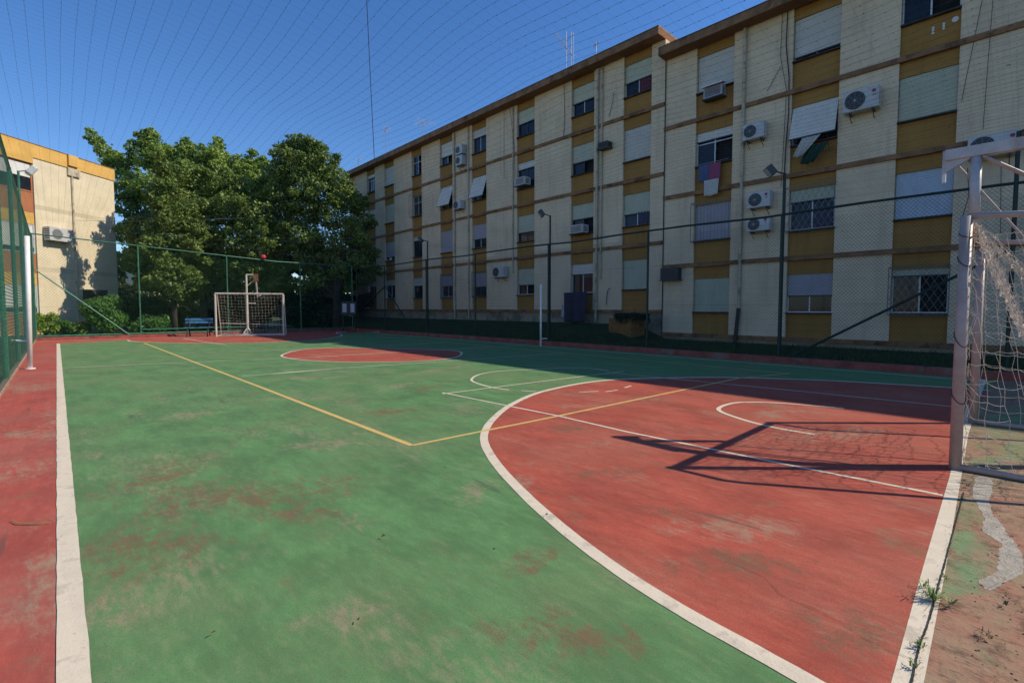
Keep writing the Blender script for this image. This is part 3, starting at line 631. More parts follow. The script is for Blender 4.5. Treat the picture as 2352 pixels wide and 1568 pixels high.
cloth('cloth', M['cl_white'], XW-.35, 4.35, 4.85, 6.50, 5.95, 'crumpled pale cloth slung under the tilted white shutter', 'cloth', LG, skew=.35, taper=.5, amp=.05)
cloth('cloth', M['cl_green'], XW-.3, 4.15, 4.75, 6.25, 5.72, 'dark green cloth below the crumpled pale one', 'cloth', LG, skew=.25, taper=.4, amp=.05)
r_ = MB().bar((XW-.4, 4.1, 6.5), (XW-.4, 5.2, 6.5), .008)
for yy in (4.2, 5.15): r_.bar((XW-.4, yy, 6.5), (XW, yy, 6.62), .008); r_.bar((XW-.4, yy, 6.5), (XW, yy, 6.05), .007)
for zz in (6.0, 6.2, 6.35): r_.bar((XW-.2, 4.1, zz), (XW-.2, 5.2, zz), .005)
tag(r_.build('drying_rack', M['frame_dark']), 'dark drying rack below the tilted white shutter', 'drying rack')
# dark hanging tarp on the ground floor window of the far block
cloth('tarp', M['purple'], XW-.45, 12.9, 14.2, 2.05, .72, 'dark purple tarp hanging from a ground floor window sill to the grass', 'tarp', skew=0, amp=.05, waves=2, taper=.15)
cloth('cloth', M['lightcloth'], XW-.3, 14.22, 14.45, 1.5, .95, 'pale cloth hanging at the left edge of the dark purple tarp', 'cloth', amp=.02)
# white marks on the top ochre panel
for (yy, zz, hh) in ((1.95, 8.72, .03), (1.95, 8.66, .03), (1.95, 8.59, .035), (1.74, 8.74, .03), (1.74, 8.68, .03), (1.74, 8.62, .03), (1.52, 8.76, .07)): PR(MB().disc((XW+.070, yy, zz), (1, 0, 0), hh, .01, 10), 'plaster_mark', M['sh_white'])
# ------------------------------------------------------------------ roof antennas
def antenna(y, zb, zt, n, label, tilt=.1, w=.5, x=XW+.3, masts=1):
    e = empty('tv_antenna', (x, y, zb), 0, label, 'antenna', 'television antennas on the far roof')
    m = MB(); h = zt-zb
    m.bar((0, 0, -.3), (0, 0, h), .018)
    if masts > 1: m.bar((0, -.3, -.2), (0, -.3, h*.93), .016); m.bar((0, -.42, -.2), (0, -.42, h*.9), .012); m.bar((0, 0, h*.8), (0, -.42, h*.86), .012)
    m.build('mast', M['metal_grey'], e)
    b = MB(); a0 = Vector((0, w*.6, h*(1-tilt)+tilt*.4)); a1 = Vector((0, -w*.6, h*(1-tilt)-tilt*1.6)) if masts > 1 else Vector((0, -w*.6, h-.02)); 
    if masts > 1: a0 = Vector((0, .75, h+.3)); a1 = Vector((0, -.35, h*.45))
    b.bar(a0, a1, .012)
    for k in range(n):
        p = a0.lerp(a1, (k+.3)/n); l = w*(.35+.4*k/n); b.bar(p+Vector((-l, 0, 0)), p+Vector((l, 0, 0)), .006, 5); 
        if masts == 1: b.bar(p+Vector((0, 0, -.1)), p+Vector((0, 0, .1)), .005, 5)
    b.build('boom', M['metal_grey'], e); return e
ztop = 11.72
antenna(14.78, ztop, 13.9, 8, 'tall antenna with two masts and a slanting boom, nearest on the stepped roof', w=.6, masts=2)
antenna(13.1, ztop, 12.75, 3, 'short bent antenna right of the tall two-masted one', w=.25, tilt=.2); antenna(26.6, ztop, 13.1, 6, 'pale antenna with a long horizontal boom halfway along the roof', w=1.0, tilt=.02)
antenna(33.5, ztop, 14.9, 7, 'tall narrow antenna near the black overhead wire', w=.5, x=XW+1.5); antenna(35.6, ztop, 12.8, 4, 'small pale antenna at the far end of the roof, next to the tree', w=.4)
# ------------------------------------------------------------------ overhead wire
p1 = Vector((XW, 32.48, 11.74)); p0 = Vector((0, 0, H)) + ray(838, -90)*(30/F_)
pm = p0.lerp(p1, .45) + Vector((0, 0, -.12))
mb = MB().tube([p0, p0.lerp(pm, .5), pm, pm.lerp(p1, .5), p1], .022, 6)
tag(mb.build('overhead_wire', M['cable']), 'single black wire running from the far roof edge over the court', 'wire')
a_ = fy(170, 506, 37.6); b_ = fy(560, 501, 31.5); mb = MB().tube([a_, a_.lerp(b_, .3)+Vector((0, 0, -.10)), a_.lerp(b_, .6)+Vector((0, 0, -.10)), b_], .010, 5)
tag(mb.build('overhead_wire', M['metal_grey']), 'thin pale wire strung from the cream gable wall into the trees', 'wire')
# ------------------------------------------------------------------ fences
def chain_link(ax0, ax1, zb, ztop, pitch, r, place):
    """diamond mesh; place(s, z)->point ; ztop(s)"""
    mb = MB(); s = ax0 - 5
    def clip(s0, sg):
        pts = []
        L = 5.6; N = 28
        ok = []
        for i in range(N+1):
            z = zb + L*i/N; ss = s0 + sg*(z-zb)*.9
            if ax0 <= ss <= ax1 and z <= ztop(ss): ok.append((ss, z))
        return ok
    while s < ax1 + 5:
        for sg in (1, -1):
            ok = clip(s, sg)
            if len(ok) > 1:
                mb.tube([place(*ok[0]), place(*ok[-1])], r, 3, False)
        s += pitch
    return mb
def fence(name, label, axis, fixed, s0, s1, posts, zt, zb, fm, mm, pitch, wr, post_r=.03, extra=None, rails=()):
    pl = (lambda s, z: Vector((fixed, s, z))) if axis == 'y' else (lambda s, z: Vector((s, fixed, z)))
    e = empty(name, tuple(pl((s0+s1)/2, zb)), 0, label, 'fence'); inv = Matrix.Translation(-e.location)
    def P(mb, nm, mat, **t): o = mb.build(nm, mat, e, **t); o.matrix_parent_inverse = inv; return o
    for s in posts: P(MB().bar(pl(s, zb-.15), pl(s, zt(s)+.02), post_r, 10), 'post', M[fm])
    off = Vector((.035, 0, 0)) if axis == 'y' else Vector((0, .035, 0))
    P(MB().tube([pl(s0+(s1-s0)*i/16, zt(s0+(s1-s0)*i/16)) for i in range(17)], post_r*.85, 8), 'top_rail', M[fm])
    for zz, rr in rails: P(MB().bar(pl(s0, zz), pl(s1, zz), rr, 8), 'bottom_rail', M[fm])
    m = chain_link(s0, s1, zb, zt, pitch, wr, lambda s, z: pl(s, z)+off)
    P(m, 'wire_mesh', M[mm])
    tw = MB()
    for zz in (zb+.03, zb+1.3, zb+2.5): tw.bar(pl(s0, zz)+off, pl(s1, zz)+off, wr*1.1, 3)
    P(tw, 'tension_wire', M[mm])
    return e, P, pl
XF = 13.5
ztR = lambda s: 3.74 + .03*math.sin(s)
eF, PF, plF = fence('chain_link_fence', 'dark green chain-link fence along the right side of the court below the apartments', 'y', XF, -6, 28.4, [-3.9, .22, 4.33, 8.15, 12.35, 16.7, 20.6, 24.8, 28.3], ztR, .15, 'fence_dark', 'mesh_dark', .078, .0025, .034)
PF(MB().bar((XF, .93, 2.06), (XF-.05, 4.0, .15), .03), 'brace', M['fence_dark']); PF(MB().bar((XF, .93, 2.06), (XF, .22, 2.5), .03), 'brace', M['fence_dark'])
PF(MB().bar((XF, 24.75, 2.60), (XF, 28.2, 1.1), .035), 'brace', M['fence_dark']); PF(MB().bar((XF, 24.75, 2.60), (XF, 22.2, .4), .035), 'brace', M['fence_dark'])
ztL = lambda s: 5.05 - .02*s if s < 28 else 4.5
XL = -.72
eG, PG, plG = fence('chain_link_fence', 'green chain-link fence with thick posts along the left side of the court', 'y', XL, 4.4, 28.6, [4.5, 8.7, 12.9, 16.9, 21.15, 25.0, 28.55], ztL, .03, 'fence_green', 'mesh_green', .12, .0016, .042)
ztB = lambda s: 4.46 - .055*(s+.7) if s < 9 else 3.93
eB, PB, plB = fence('chain_link_fence', 'green chain-link fence behind the far goal with a long diagonal brace', 'x', 28.5, -.7, 13.4, [-.66, 2.85, 6.5, 10.2, 13.3], ztB, .12, 'fence_green', 'mesh_green', .11, .0022, .032, rails=((.17, .035),))
PB(MB().bar((-.6, 28.5, 2.97), (2.4, 28.42, .14), .028), 'brace', M['fence_green']); PB(MB().bar((2.9, 28.46, .36), (9.6, 28.46, .36), .028), 'bottom_rail', M['fence_green'])
# floodlights on fence masts
def floodlight(x, y, zb, zt, aim, label, mat='lamp_body', arm=.35, size=.34, pole='fence_dark'):
    e = empty('floodlight', (x, y, zb), 0, label, 'floodlight', 'floodlights on thin masts along the fences'); h = zt-zb
    MB().bar((0, 0, 0), (0, 0, h), .035, 10).build('mast', M[pole], e)
    A = Vector(aim).normalized(); up = Vector((0, 0, 1)); sd = A.cross(up).normalized()
    a = MB().bar((0, 0, h-.02), A*arm*.6+Vector((0, 0, h+.05)), .018, 6); a.build('arm', M[pole], e)
    c = A*arm + Vector((0, 0, h+.06)); d = (A + Vector((0, 0, -.75))).normalized(); u2 = sd.cross(d).normalized()
    Mx = Matrix((( *d, ), (*sd, ), (*u2, ))).transposed().to_4x4(); Mx.translation = c
    b = MB(); b.box(-size*.28, size*.18, -size*.5, size*.5, -size*.38, size*.38, Mx); hd = b.build('lamp_head', M[mat], e); bevel(hd, .02)
    MB().box(size*.182, size*.19, -size*.43, size*.43, -size*.32, size*.32, Mx).build('lens', M['lamp_glass'], hd); return e
floodlight(XF+.09, 4.33, .2, 4.78, (-.6, .9, 0), 'dark floodlight on the mast right of the two stacked air conditioners')
floodlight(XF+.09, 12.35, .3, 4.82, (-.7, .6, 0), 'dark floodlight tilted on its mast in the middle of the right fence')
floodlight(XF+.09, 20.6, .3, 4.7, (-.7, .7, 0), 'small floodlight on the far end of the right fence, near the tree shade')
floodlight(XF+.09, .22, .2, 4.75, (0, -1, 0), 'tall dark mast at the right edge of the photo behind the goal')
LP = Vector((XL-.1, 24.6, .0)); floodlight(LP.x, LP.y, 0, 6.2, (1, .1, 0), 'pale floodlight reaching over the left fence', 'lamp_white', .35, .42, 'fence_green')
# ball caught on the far rail
bp = (8.27, 28.5, ztB(8.27)+.16); me = MB()
n1, n2 = 14, 20
for j in range(n1+1):
    for i in range(n2):
        a = math.pi*j/n1; b = 2*math.pi*i/n2; me.v.append((bp[0]+.14*math.sin(a)*math.cos(b), bp[1]+.14*math.sin(a)*math.sin(b), bp[2]+.14*math.cos(a)))
for j in range(n1):
    for i in range(n2): me.f.append((j*n2+i, (j+1)*n2+i, (j+1)*n2+(i+1) % n2, j*n2+(i+1) % n2))
tag(me.build('ball', M['red_ball'], smooth=True), 'red ball caught on the top rail of the far fence', 'ball')
# ------------------------------------------------------------------ overhead net
def net_z(x, y):
    zl, zr = 4.95-.012*max(y, 0), 3.78; t = (x-XL)/(XF-XL); z = zl+(zr-zl)*t
    s = abs(math.sin(math.pi*(y-.2)/4.15)); z -= .16*s*(.4+.6*math.sin(math.pi*t)) + .10*math.sin(math.pi*t); z += .02*math.sin(x*2.1+y*.8)
    return z
e = empty('overhead_net', ((XL+XF)/2, 12, 4.0), 0, 'thin dark safety net stretched over the whole court between the fences', 'net'); inv = Matrix.Translation(-e.location)
mb = MB(); nx = int((XF-XL)/.145); ylist = [(-5+i*.69) for i in range(int(33.5/.69)+1)]
for i in range(nx+1):
    x = XL+(XF-XL)*i/nx + random.uniform(-.008, .008); mb.tube([(x+random.uniform(-.004, .004), y, net_z(x, y)) for y in ylist], .00125, 3, False)
    # knots every so often
o = mb.build('long_cord', M['net_over'], e); o.matrix_parent_inverse = inv
mb = MB(); y = -5.0
while y < 28.5:
    mb.tube([(XL+(XF-XL)*k/16, y+random.uniform(-.006, .006), net_z(XL+(XF-XL)*k/16, y)) for k in range(17)], .0005, 3, False); y += .145
o = mb.build('cross_cord', M['net_thin'], e); o.matrix_parent_inverse = inv
mb = MB()
for i in range(nx+1):
    x = XL+(XF-XL)*i/nx; y = -2.0
    while y < 12:
        z = net_z(x, y); mb.tube([(x, y-.006, z), (x, y+.006, z)], .0024, 4, True); y += .145 if y < 8 else .29
o = mb.build('knots', M['net_over'], e, kind='stuff'); o.matrix_parent_inverse = inv
# ------------------------------------------------------------------ near goal
GX0, GX1, GY = 5.44, 7.78, .36
gz = 2.10
e = empty('football_goal', ((GX0+GX1)/2, GY, 0), 0, 'worn pinkish-white goal with a torn net at the right edge, near the camera', 'goal'); inv = Matrix.Translation(-e.location)
def P(mb, nm, mat, par=None, **t):
    o = mb.build(nm, mat, par or e, **t)
    if par is None: o.matrix_parent_inverse = inv
    return o
for x in (GX0, GX1): P(MB().bar((x, GY+.02 if x > 6 else GY, 0), (x, GY+.02 if x > 6 else GY, gz), .041, 20), 'post', M['goal'], smooth=True)
P(MB().bar((GX0-.0, GY, gz-.04), (GX1+.0, GY+.02, gz-.04), .040, 20), 'crossbar', M['goal'], smooth=True)
for x in (GX0, GX1):
    P(MB().tube([(x, GY, gz), (x, -.05, gz-.03), (x, -.12, gz-.10), (x, -1.0, .06)], .026, 10), 'side_stay', M['goal'], smooth=True)
    P(MB().bar((x, GY, .03), (x, -1.02, .03), .028, 10), 'ground_bar', M['goal'], smooth=True)
P(MB().bar((GX0, -1.0, .03), (GX1, -1.0, .03), .028, 10), 'ground_bar', M['goal'], smooth=True)
def netting(fn, nu, nv, r, sag=0.0, holes=0.0, jit=.012):
    mb = MB(); sub = 4; J = {}
    def pt(i, j):
        if (i, j) not in J: J[(i, j)] = Vector(fn(i/nu, j/nv)) + Vector([random.uniform(-jit, jit) for _ in range(3)])
        return J[(i, j)]
    def seg(a, b, s):
        if random.random() < holes: return
        mb.tube([a.lerp(b, k/sub)+Vector((0, 0, -s*4*(k/sub)*(1-k/sub))) for k in range(sub+1)], r, 4, False)
    for i in range(nu+1):
        for j in range(nv+1):
            if i < nu: seg(pt(i, j), pt(i+1, j), sag)
            if j < nv: seg(pt(i, j), pt(i, j+1), sag*.3)
    return mb
def side(x, s=1):
    def fn(u, v):   # u along depth, v up
        z = 2.02*v + .02; yb = GY-.04; ye = -1.0 + .9*v if v < 1 else -.1
        y = yb+(ye-yb)*u; return (x+.10*s*math.sin(math.pi*u)*math.sin(math.pi*v)+.03*math.sin(7*v), y, z-.10*math.sin(math.pi*u)*v)
    return fn
P(netting(side(GX0+.045), 9, 14, .0023, .014, .05, .02), 'side_net', M['net']); P(netting(side(GX1, -1), 8, 12, .0026, .012, .05, .02), 'side_net', M['net'])
def back(u, v):
    z = 2.05-1.95*v; y = .30-1.28*v-.10*math.sin(math.pi*v)+.06*math.sin(u*9)*math.sin(math.pi*v); return (GX0+.03+(GX1-GX0-.06)*u, y, z-.05*math.sin(math.pi*u)*math.sin(math.pi*v))
P(netting(back, 17, 16, .0022, .02, .05, .02), 'rear_net', M['net'])
# bunched, collapsed roof of the net
def roofn(u, v): return (GX0+.02+(GX1-GX0-.04)*u, .33-.36*v-.02*math.sin(14*u+5*v), 2.04-(.98*v**1.15)-.06*math.sin(math.pi*u)*math.sin(3*v))
P(netting(roofn, 24, 12, .0024, .03, .03, .03), 'roof_net', M['net'])
# lashings round the near post
for z, dz in ((1.74, .10), (1.10, .14), (.62, .12), (1.95, .05)):
    mb = MB(); n = 16; mb.tube([(GX0+.045*math.cos(a), GY+.045*math.sin(a), z+dz*.5*math.cos(a-.7)) for a in [2*math.pi*k/n for k in range(n+1)]], .0035, 5, False); P(mb, 'lashing', M['pipe_dark'])
for k in range(26):
    mb = MB(); a = Vector((GX0+.04, GY-.05, random.uniform(.05, 2.0))); mb.tube([a, a+Vector((random.uniform(-.03, .05), random.uniform(-.06, .02), random.uniform(-.14, -.03))), a+Vector((random.uniform(-.05, .07), random.uniform(-.1, .02), random.uniform(-.26, -.1)))], .002, 4); P(mb, 'loose_strand', M['net'])
for k in range(9):
    mb = MB(); a = Vector((GX0+random.uniform(0, .5), random.uniform(-.6, .25), .02)); mb.tube([a, a+Vector((.08, .04, .02)), a+Vector((.15, -.04, .0)), a+Vector((.22, .03, .01))], .0025, 4); P(mb, 'loose_strand', M['net'])
# ------------------------------------------------------------------ near basketball frame
e = empty('basketball_stand', (6.6, -.68, 0), 0, 'tall flaking white basketball frame rising behind the near goal', 'basketball hoop'); inv = Matrix.Translation(-e.location)
P(MB().tube([(6.6, -.68, 0), (6.6, -.68, 1.9)] + [(6.6, p.x, p.y) for p in catmull([(-.68, 1.95), (-.62, 2.3), (-.42, 2.62), (-.12, 2.81), (.05, 2.86)], 5)], .06, 16), 'curved_post', M['beam'], smooth=True)
bm = MB(); bm.box(6.555, 6.645, -.1, .62, 2.83, 2.935); o = P(bm, 'beam', M['beam']); bevel(o, .006)
P(MB().bar((6.6, .385, 2.13), (6.6, .385, 2.829), .042, 16), 'upright', M['beam'], smooth=True)
gs = MB(); v = [(6.60, .635, 2.935), (6.60, .635, 2.70), (6.60, .40, 2.84)]
for xx in (-.02, .02): gs.poly([(p[0]+xx, p[1], p[2]) for p in v])
gs.poly([(6.58, .635, 2.935), (6.62, .635, 2.935), (6.62, .635, 2.70), (6.58, .635, 2.70)]); gs.poly([(6.58, .635, 2.70), (6.62, .635, 2.70), (6.62, .40, 2.84), (6.58, .40, 2.84)])
P(gs, 'gusset', M['beam']); P(MB().bar((6.60, .62, 2.72), (6.60, .62, 2.62), .017, 8), 'hook', M['white_post'])
for dx in (-.03, .03): P(MB().bar((6.6+dx, .34, 2.82), (6.6+dx, -.66, 2.02), .014, 8), 'brace', M['goal'])
P(MB().bar((6.6, .55, 2.82), (6.6, -.66, .9), .010, 8), 'stay_rod', M['goal'])
# ------------------------------------------------------------------ far goal
A0, A1 = g(497, 773), g(652, 770.5); A0.z = A1.z = 0
dv = (A1-A0).normalized(); bk = Vector((-dv.y, dv.x, 0)); gh = 2.05
e = empty('football_goal', tuple((A0+A1)/2), 0, 'small distant white goal standing in front of the far fence', 'goal'); inv = Matrix.Translation(-e.location)
Z = Vector((0, 0, 1))
for a in (A0, A1): P(MB().bar(a, a+Z*gh, .045, 12), 'post', M['goal_far'])
P(MB().bar(A0+Z*gh, A1+Z*gh, .045, 12), 'crossbar', M['goal_far'])
for a in (A0, A1): P(MB().tube([a+Z*gh, a+bk*.35+Z*(gh-.02), a+bk*.95+Z*.04], .025, 8), 'side_stay', M['goal_far']); P(MB().bar(a+Z*.03, a+bk*.97+Z*.03, .025, 8), 'ground_bar', M['goal_far'])
P(MB().bar(A0+Z*.04-bk*0, A1+Z*.04, .025, 8), 'ground_bar', M['goal_far']); P(MB().bar(A0+bk*.95+Z*.04, A1+bk*.95+Z*.04, .025, 8), 'ground_bar', M['goal_far']); P(MB().bar(A0+bk*.7+Z*.62, A1+bk*.7+Z*.5, .018, 8), 'net_bar', M['goal_far'])
def fb(u, v):
    p = A0.lerp(A1, u)+bk*(.35+.5*v+.05*math.sin(u*8)); return (p.x, p.y, gh-(gh-.1)*v-.1*math.sin(math.pi*u)*math.sin(math.pi*v))
P(netting(fb, 20, 14, .0030, .02, .03, .015), 'rear_net', M['net'])
# far basketball frame
b = g(567, 769.5); b.z = 0; b = b + bk*.25
e = empty('basketball_stand', tuple(b), 0, 'distant white forked basketball post standing behind the small far goal', 'basketball hoop'); inv = Matrix.Translation(-e.location)
hz = 3.05; dv2 = dv
P(MB().bar(b, b+Z*2.1, .055, 12), 'post', M['goal_far'])
P(MB().bar(b+Z*2.0, b+Z*hz, .045, 12), 'post', M['goal_far']); P(MB().bar(b+dv2*.42+Z*1.95+bk*.4, b+dv2*.42+Z*(hz-.15), .04, 12), 'fork', M['goal_far'])
P(MB().bar(b+Z*hz, b+dv2*.45+Z*hz, .035, 8), 'crosspiece', M['goal_far']); P(MB().bar(b+Z*2.45, b+dv2*.42+Z*2.85, .02, 8), 'fork_brace', M['goal_far']); P(MB().bar(b+Z*1.6, b+dv2*.4+Z*1.6, .03, 8), 'crosspiece', M['goal_far'])
bb = MB(); pts = [b+dv2*.33+Z*(hz-.40), b+dv2*.55+Z*(hz-.33), b+dv2*.55+Z*(hz+.05), b+dv2*.33+Z*(hz+.04)]
bb.poly([p-bk*.05 for p in pts]); bb.poly([p-bk*.02 for p in reversed(pts)]); P(bb, 'backboard_stub', M['hoop_orange'])
for s in (-1, 1): P(MB().bar(b+Z*.4, b+dv2*.22*s-bk*.1, .035, 8), 'foot', M['goal_far'])
P(MB().box(b.x-.2, b.x+.2, b.y-.25, b.y+.15, 0, .10), 'footing', M['goal_far'])
# ------------------------------------------------------------------ volleyball posts
p = g(69.5, 847); e = empty('net_post', (p.x, p.y, 0), 0, 'white net post standing beside the left fence with a small side hook', 'post', 'white volleyball net posts')
tp = fy(62, 542, p.y); MB().bar((0, 0, 0), (tp.x-p.x, 0, tp.z), .045, 16).build('pole', M['white_post'], e, smooth=True); MB().bar((0, 0, .62), (-.28, .2, .64), .02, 8).build('hook', M['white_post'], e); MB().disc((0, 0, .01), (0, 0, 1), .09, .02, 16).build('base_plate', M['white_post'], e)
p = g(1242, 795.7); e = empty('net_post', (p.x, p.y, 0), 0, 'thin grey-white net post standing in the shade by the right fence', 'post', 'white volleyball net posts')
MB().bar((0, 0, 0), (0, 0, 2.19), .035, 12).build('pole', M['white_post'], e, smooth=True); MB().bar((0, 0, .28), (.2, -.12, .28), .015, 8).build('hook', M['white_post'], e)
# ------------------------------------------------------------------ bench
p = g(428, 771, 0); q = g(472, 768, 0); d = (q-p); L = 1.15; c = Vector((4.95, 27.3, 0)); ang = math.atan2(-.35, 1)
e = empty('bench', tuple(c), ang, 'blue bench with black legs left of the far goal', 'bench')
for zz in (.62, .76): bevel(MB().box(-L/2, L/2, .20, .235, zz, zz+.11).build('backrest_slat', M['blue'], e), .01)
for yy in (-.22, -.08, .06): bevel(MB().box(-L/2, L/2, yy, yy+.11, .42, .45).build('seat_slat', M['blue'], e), .008)
for xx in (-L*.36, L*.36):
    lg = MB(); lg.bar((xx, -.2, .42), (xx, -.42, 0), .028); lg.bar((xx, .14, .42), (xx, .34, 0), .028); lg.bar((xx, -.2, .41), (xx, .2, .41), .022); lg.bar((xx, .16, .42), (xx, .24, .86), .022); lg.build('leg', M['dark_leg'], e)
# ------------------------------------------------------------------ control cabinet under the trees
c = Vector((12.2, 26.6, 0))
e = empty('control_cabinet', tuple(c), R(-35), 'black box with two pale panels on legs in the dark far corner', 'cabinet')
bevel(MB().box(-.42, .42, -.12, .12, .95, 1.75).build('box', M['black_box'], e), .02)
for xx in (-.22, .22): MB().box(xx-.11, xx+.11, -.13, -.121, 1.12, 1.62).build('panel', M['sh_lilac'], e)
for xx in (-.33, .33): MB().bar((xx, 0, 0), (xx, 0, .96), .035, 8).build('leg', M['black_box'], e)
# ------------------------------------------------------------------ planter at the joint of the blocks
pz = .32
e = empty('planter', (15.9, 10.45, pz), 0, 'square ochre planter with drooping dark plant at the joint of the blocks', 'planter')
o = MB().box(-.5, .45, -.5, .52, -.2, .66).build('box', M['orange'], e); bevel(o, .03)
def leaves(n, shape, size, seed=1, flat=.0):
    """n leaf quads; shape(rng)->(pos, outward)"""
    r = np.random.default_rng(seed); P0, N0 = shape(r, n)
    n = len(P0)
    N = N0 + r.normal(0, .8, (n, 3)); N /= np.linalg.norm(N, axis=1)[:, None]+1e-9
    t = r.normal(0, 1, (n, 3)); U = np.cross(N, t); U /= np.linalg.norm(U, axis=1)[:, None]+1e-9; V = np.cross(N, U)
    s = size*r.uniform(.6, 1.25, (n, 1)); l = s*1.5
    a = P0-U*s*.5; b = P0-V*l*.55; c_ = P0+U*s*.5; d_ = P0+V*l*.55
    vv = np.stack([b, a, d_, c_], 1).reshape(-1, 3)
    return vv
def leaf_obj(name, vv, mat, parent=None, **t):
    n = len(vv)//4; me = bpy.data.meshes.new(name); me.vertices.add(len(vv)); me.vertices.foreach_set('co', vv.astype(np.float32).ravel())
    me.loops.add(n*4); me.loops.foreach_set('vertex_index', np.arange(n*4, dtype=np.int32)); me.polygons.add(n)
    me.polygons.foreach_set('loop_start', np.arange(0, n*4, 4, dtype=np.int32)); me.update(calc_edges=True); me.materials.append(mat)
    o = bpy.data.objects.new(name, me); COL.objects.link(o)
    if parent: o.parent = parent
    return tag(o, **t)
def clumpy(clumps, surf=.75):
    cl = np.array([c[:6] for c in clumps], float); wt = (cl[:, 3]*cl[:, 4]+cl[:, 4]*cl[:, 5]+cl[:, 3]*cl[:, 5])
    def f(r, n):
        idx = r.choice(len(cl), n, p=wt/wt.sum()); d = r.normal(0, 1, (n, 3)); d /= np.linalg.norm(d, axis=1)[:, None]
        rad = 1-np.abs(r.normal(0, .26, (n, 1)))+np.abs(r.normal(0,.10,(n,1))); rad = np.clip(rad, .1, 1.12)
        ins = r.random((n, 1)) > surf; rad = np.where(ins, r.random((n, 1))**.5, rad)
        return cl[idx, :3]+d*rad*cl[idx, 3:6], d
    return f
def make_clumps(r, center, radii, n, size, squash=.8, bias=0.0, low=-.6):
    out = []
    while len(out) < n:
        d = r.normal(0, 1, 3); d /= np.linalg.norm(d)
        if d[2] < low: continue
        k = r.uniform(.55, .98); p = np.array(center)+d*np.array(radii)*k; s = size*r.uniform(.6, 1.3)
        out.append((*p, s, s, s*squash))
    return out
def tree(base, zt, clumps, nleaf, lsize, mats, label, group, seed, trunk_r=.22, limbs=7, lean=(0, 0)):
    e = empty('tree', base, 0, label, 'tree', group); B = np.array(base)
    C = [np.array(c[:3])-B for c in clumps]
    tb = MB(); fork = Vector((lean[0]*.5, lean[1]*.5, zt*.32)); tb.tube([(0, 0, -.2), (fork.x*.4, fork.y*.4, fork.z*.5), fork, fork*1.5+Vector((0, 0, .4))], [trunk_r*1.35, trunk_r, trunk_r*.85, trunk_r*.6], 10)
    r = random.Random(seed)
    for c in r.sample(C, min(limbs, len(C))):
        c = Vector(c); m = fork.lerp(c, .5)+Vector((r.uniform(-.4, .4), r.uniform(-.4, .4), -.3)); tb.tube([fork, fork.lerp(m, .6), m, c], [trunk_r*.55, trunk_r*.4, trunk_r*.28, trunk_r*.1], 6)
    tb.build('trunk', M['bark'], e, smooth=True)
    cl = [(*c, *(v*.86 for v in k[3:6])) for c, k in zip(C, clumps)]; r2 = np.random.default_rng(seed+500)
    for c in list(cl):
        for _ in range(int(14*max(1, c[3]))):
            d = r2.normal(0, 1, 3); d /= np.linalg.norm(d); q = r2.uniform(.14, .36)*min(1.3, c[3])
            cl.append((*(np.array(c[:3])+d*np.array(c[3:6])*r2.uniform(.85, 1.35)), q, q, q*.75))
    vv = leaves(nleaf, clumpy(cl), lsize, seed); leaf_obj('crown', vv, M[mats], e); return e
GT = 'trees behind the far fence'
def W3(x, y, w):
    return np.array(Vector((0, 0, H)) + ray(x, y)*(w/F_))
r = np.random.default_rng(11)
# A: wide bright tree at the back with a bough reaching up to the left
cl = []
for (x, y, w, s) in ((215,318,37,.55),(238,345,37,.7),(262,372,37,.8),(205,300,37,.3),(285,380,37,1.0),(345,325,36,.9),(335,360,36,1.2),(375,360,36,1.2),(420,345,36,.8),(428,370,36,1.3),(470,360,36,1.0),(500,350,36,.7),(510,380,36,1.4),(560,375,36,.9),(590,395,36,1.1),(300,430,36,1.5),(360,430,35,1.6),(430,440,35,1.6),(500,450,35,1.6),(560,450,35,1.5),(310,480,36,1.3),(620,440,36,1.2),(520,410,35.5,1.3),(580,415,35.5,1.3),(460,400,35.5,1.3),(640,415,35.5,1.0),(300,540,36,1.2),(300,600,36,1.1),(605,375,36,.6),(500,322,36,.35),(503,335,36,.45),(582,352,36,.4),(428,330,36,.5),(345,312,36,.6)): cl.append((*W3(x, y, w), s, s, s*.8))
bA = W3(420, 700, 36); tree((bA[0], bA[1], -.05), 9, cl, 62000, .125, 'leaf_a', 'broad bright green tree, its bough reaching up left over the yellow-topped building', GT, 3, .3, 12)
# B: middle mass in front
cl = []
for (x, y, w, s) in ((425,405,30,1.2),(392,480,30,1.2),(500,430,31,1.2),(560,440,31,1.2),(420,470,30,1.4),(480,500,30,1.4),(540,480,30,1.4),(590,500,30,1.3),(400,530,30,1.3),(460,560,30,1.4),(540,560,30,1.4),(320,540,30.5,1.1),(330,590,30.5,1.1),(600,560,30,1.3),(500,610,30,1.1),(420,610,30,1.1),(560,620,30,1.0),(360,640,30.5,.8),(340,620,31,.9),(450,640,31,.9),(520,655,31,.8),(590,640,31,.9),(400,650,31,.8),(375,665,29.8,.8),(425,680,29.8,.7),(335,650,30,.7),(460,665,30,.8),(395,620,29.8,.9),(470,600,30.5,1.2)): cl.append((*W3(x, y, w), s, s, s*.85))
bB = W3(470, 720, 30.5); tree((bB[0], bB[1], -.05), 6.5, cl, 66000, .115, 'leaf_b', 'dense darker tree whose low branches hang behind the far fence left of the goal', GT, 5, .26, 12)
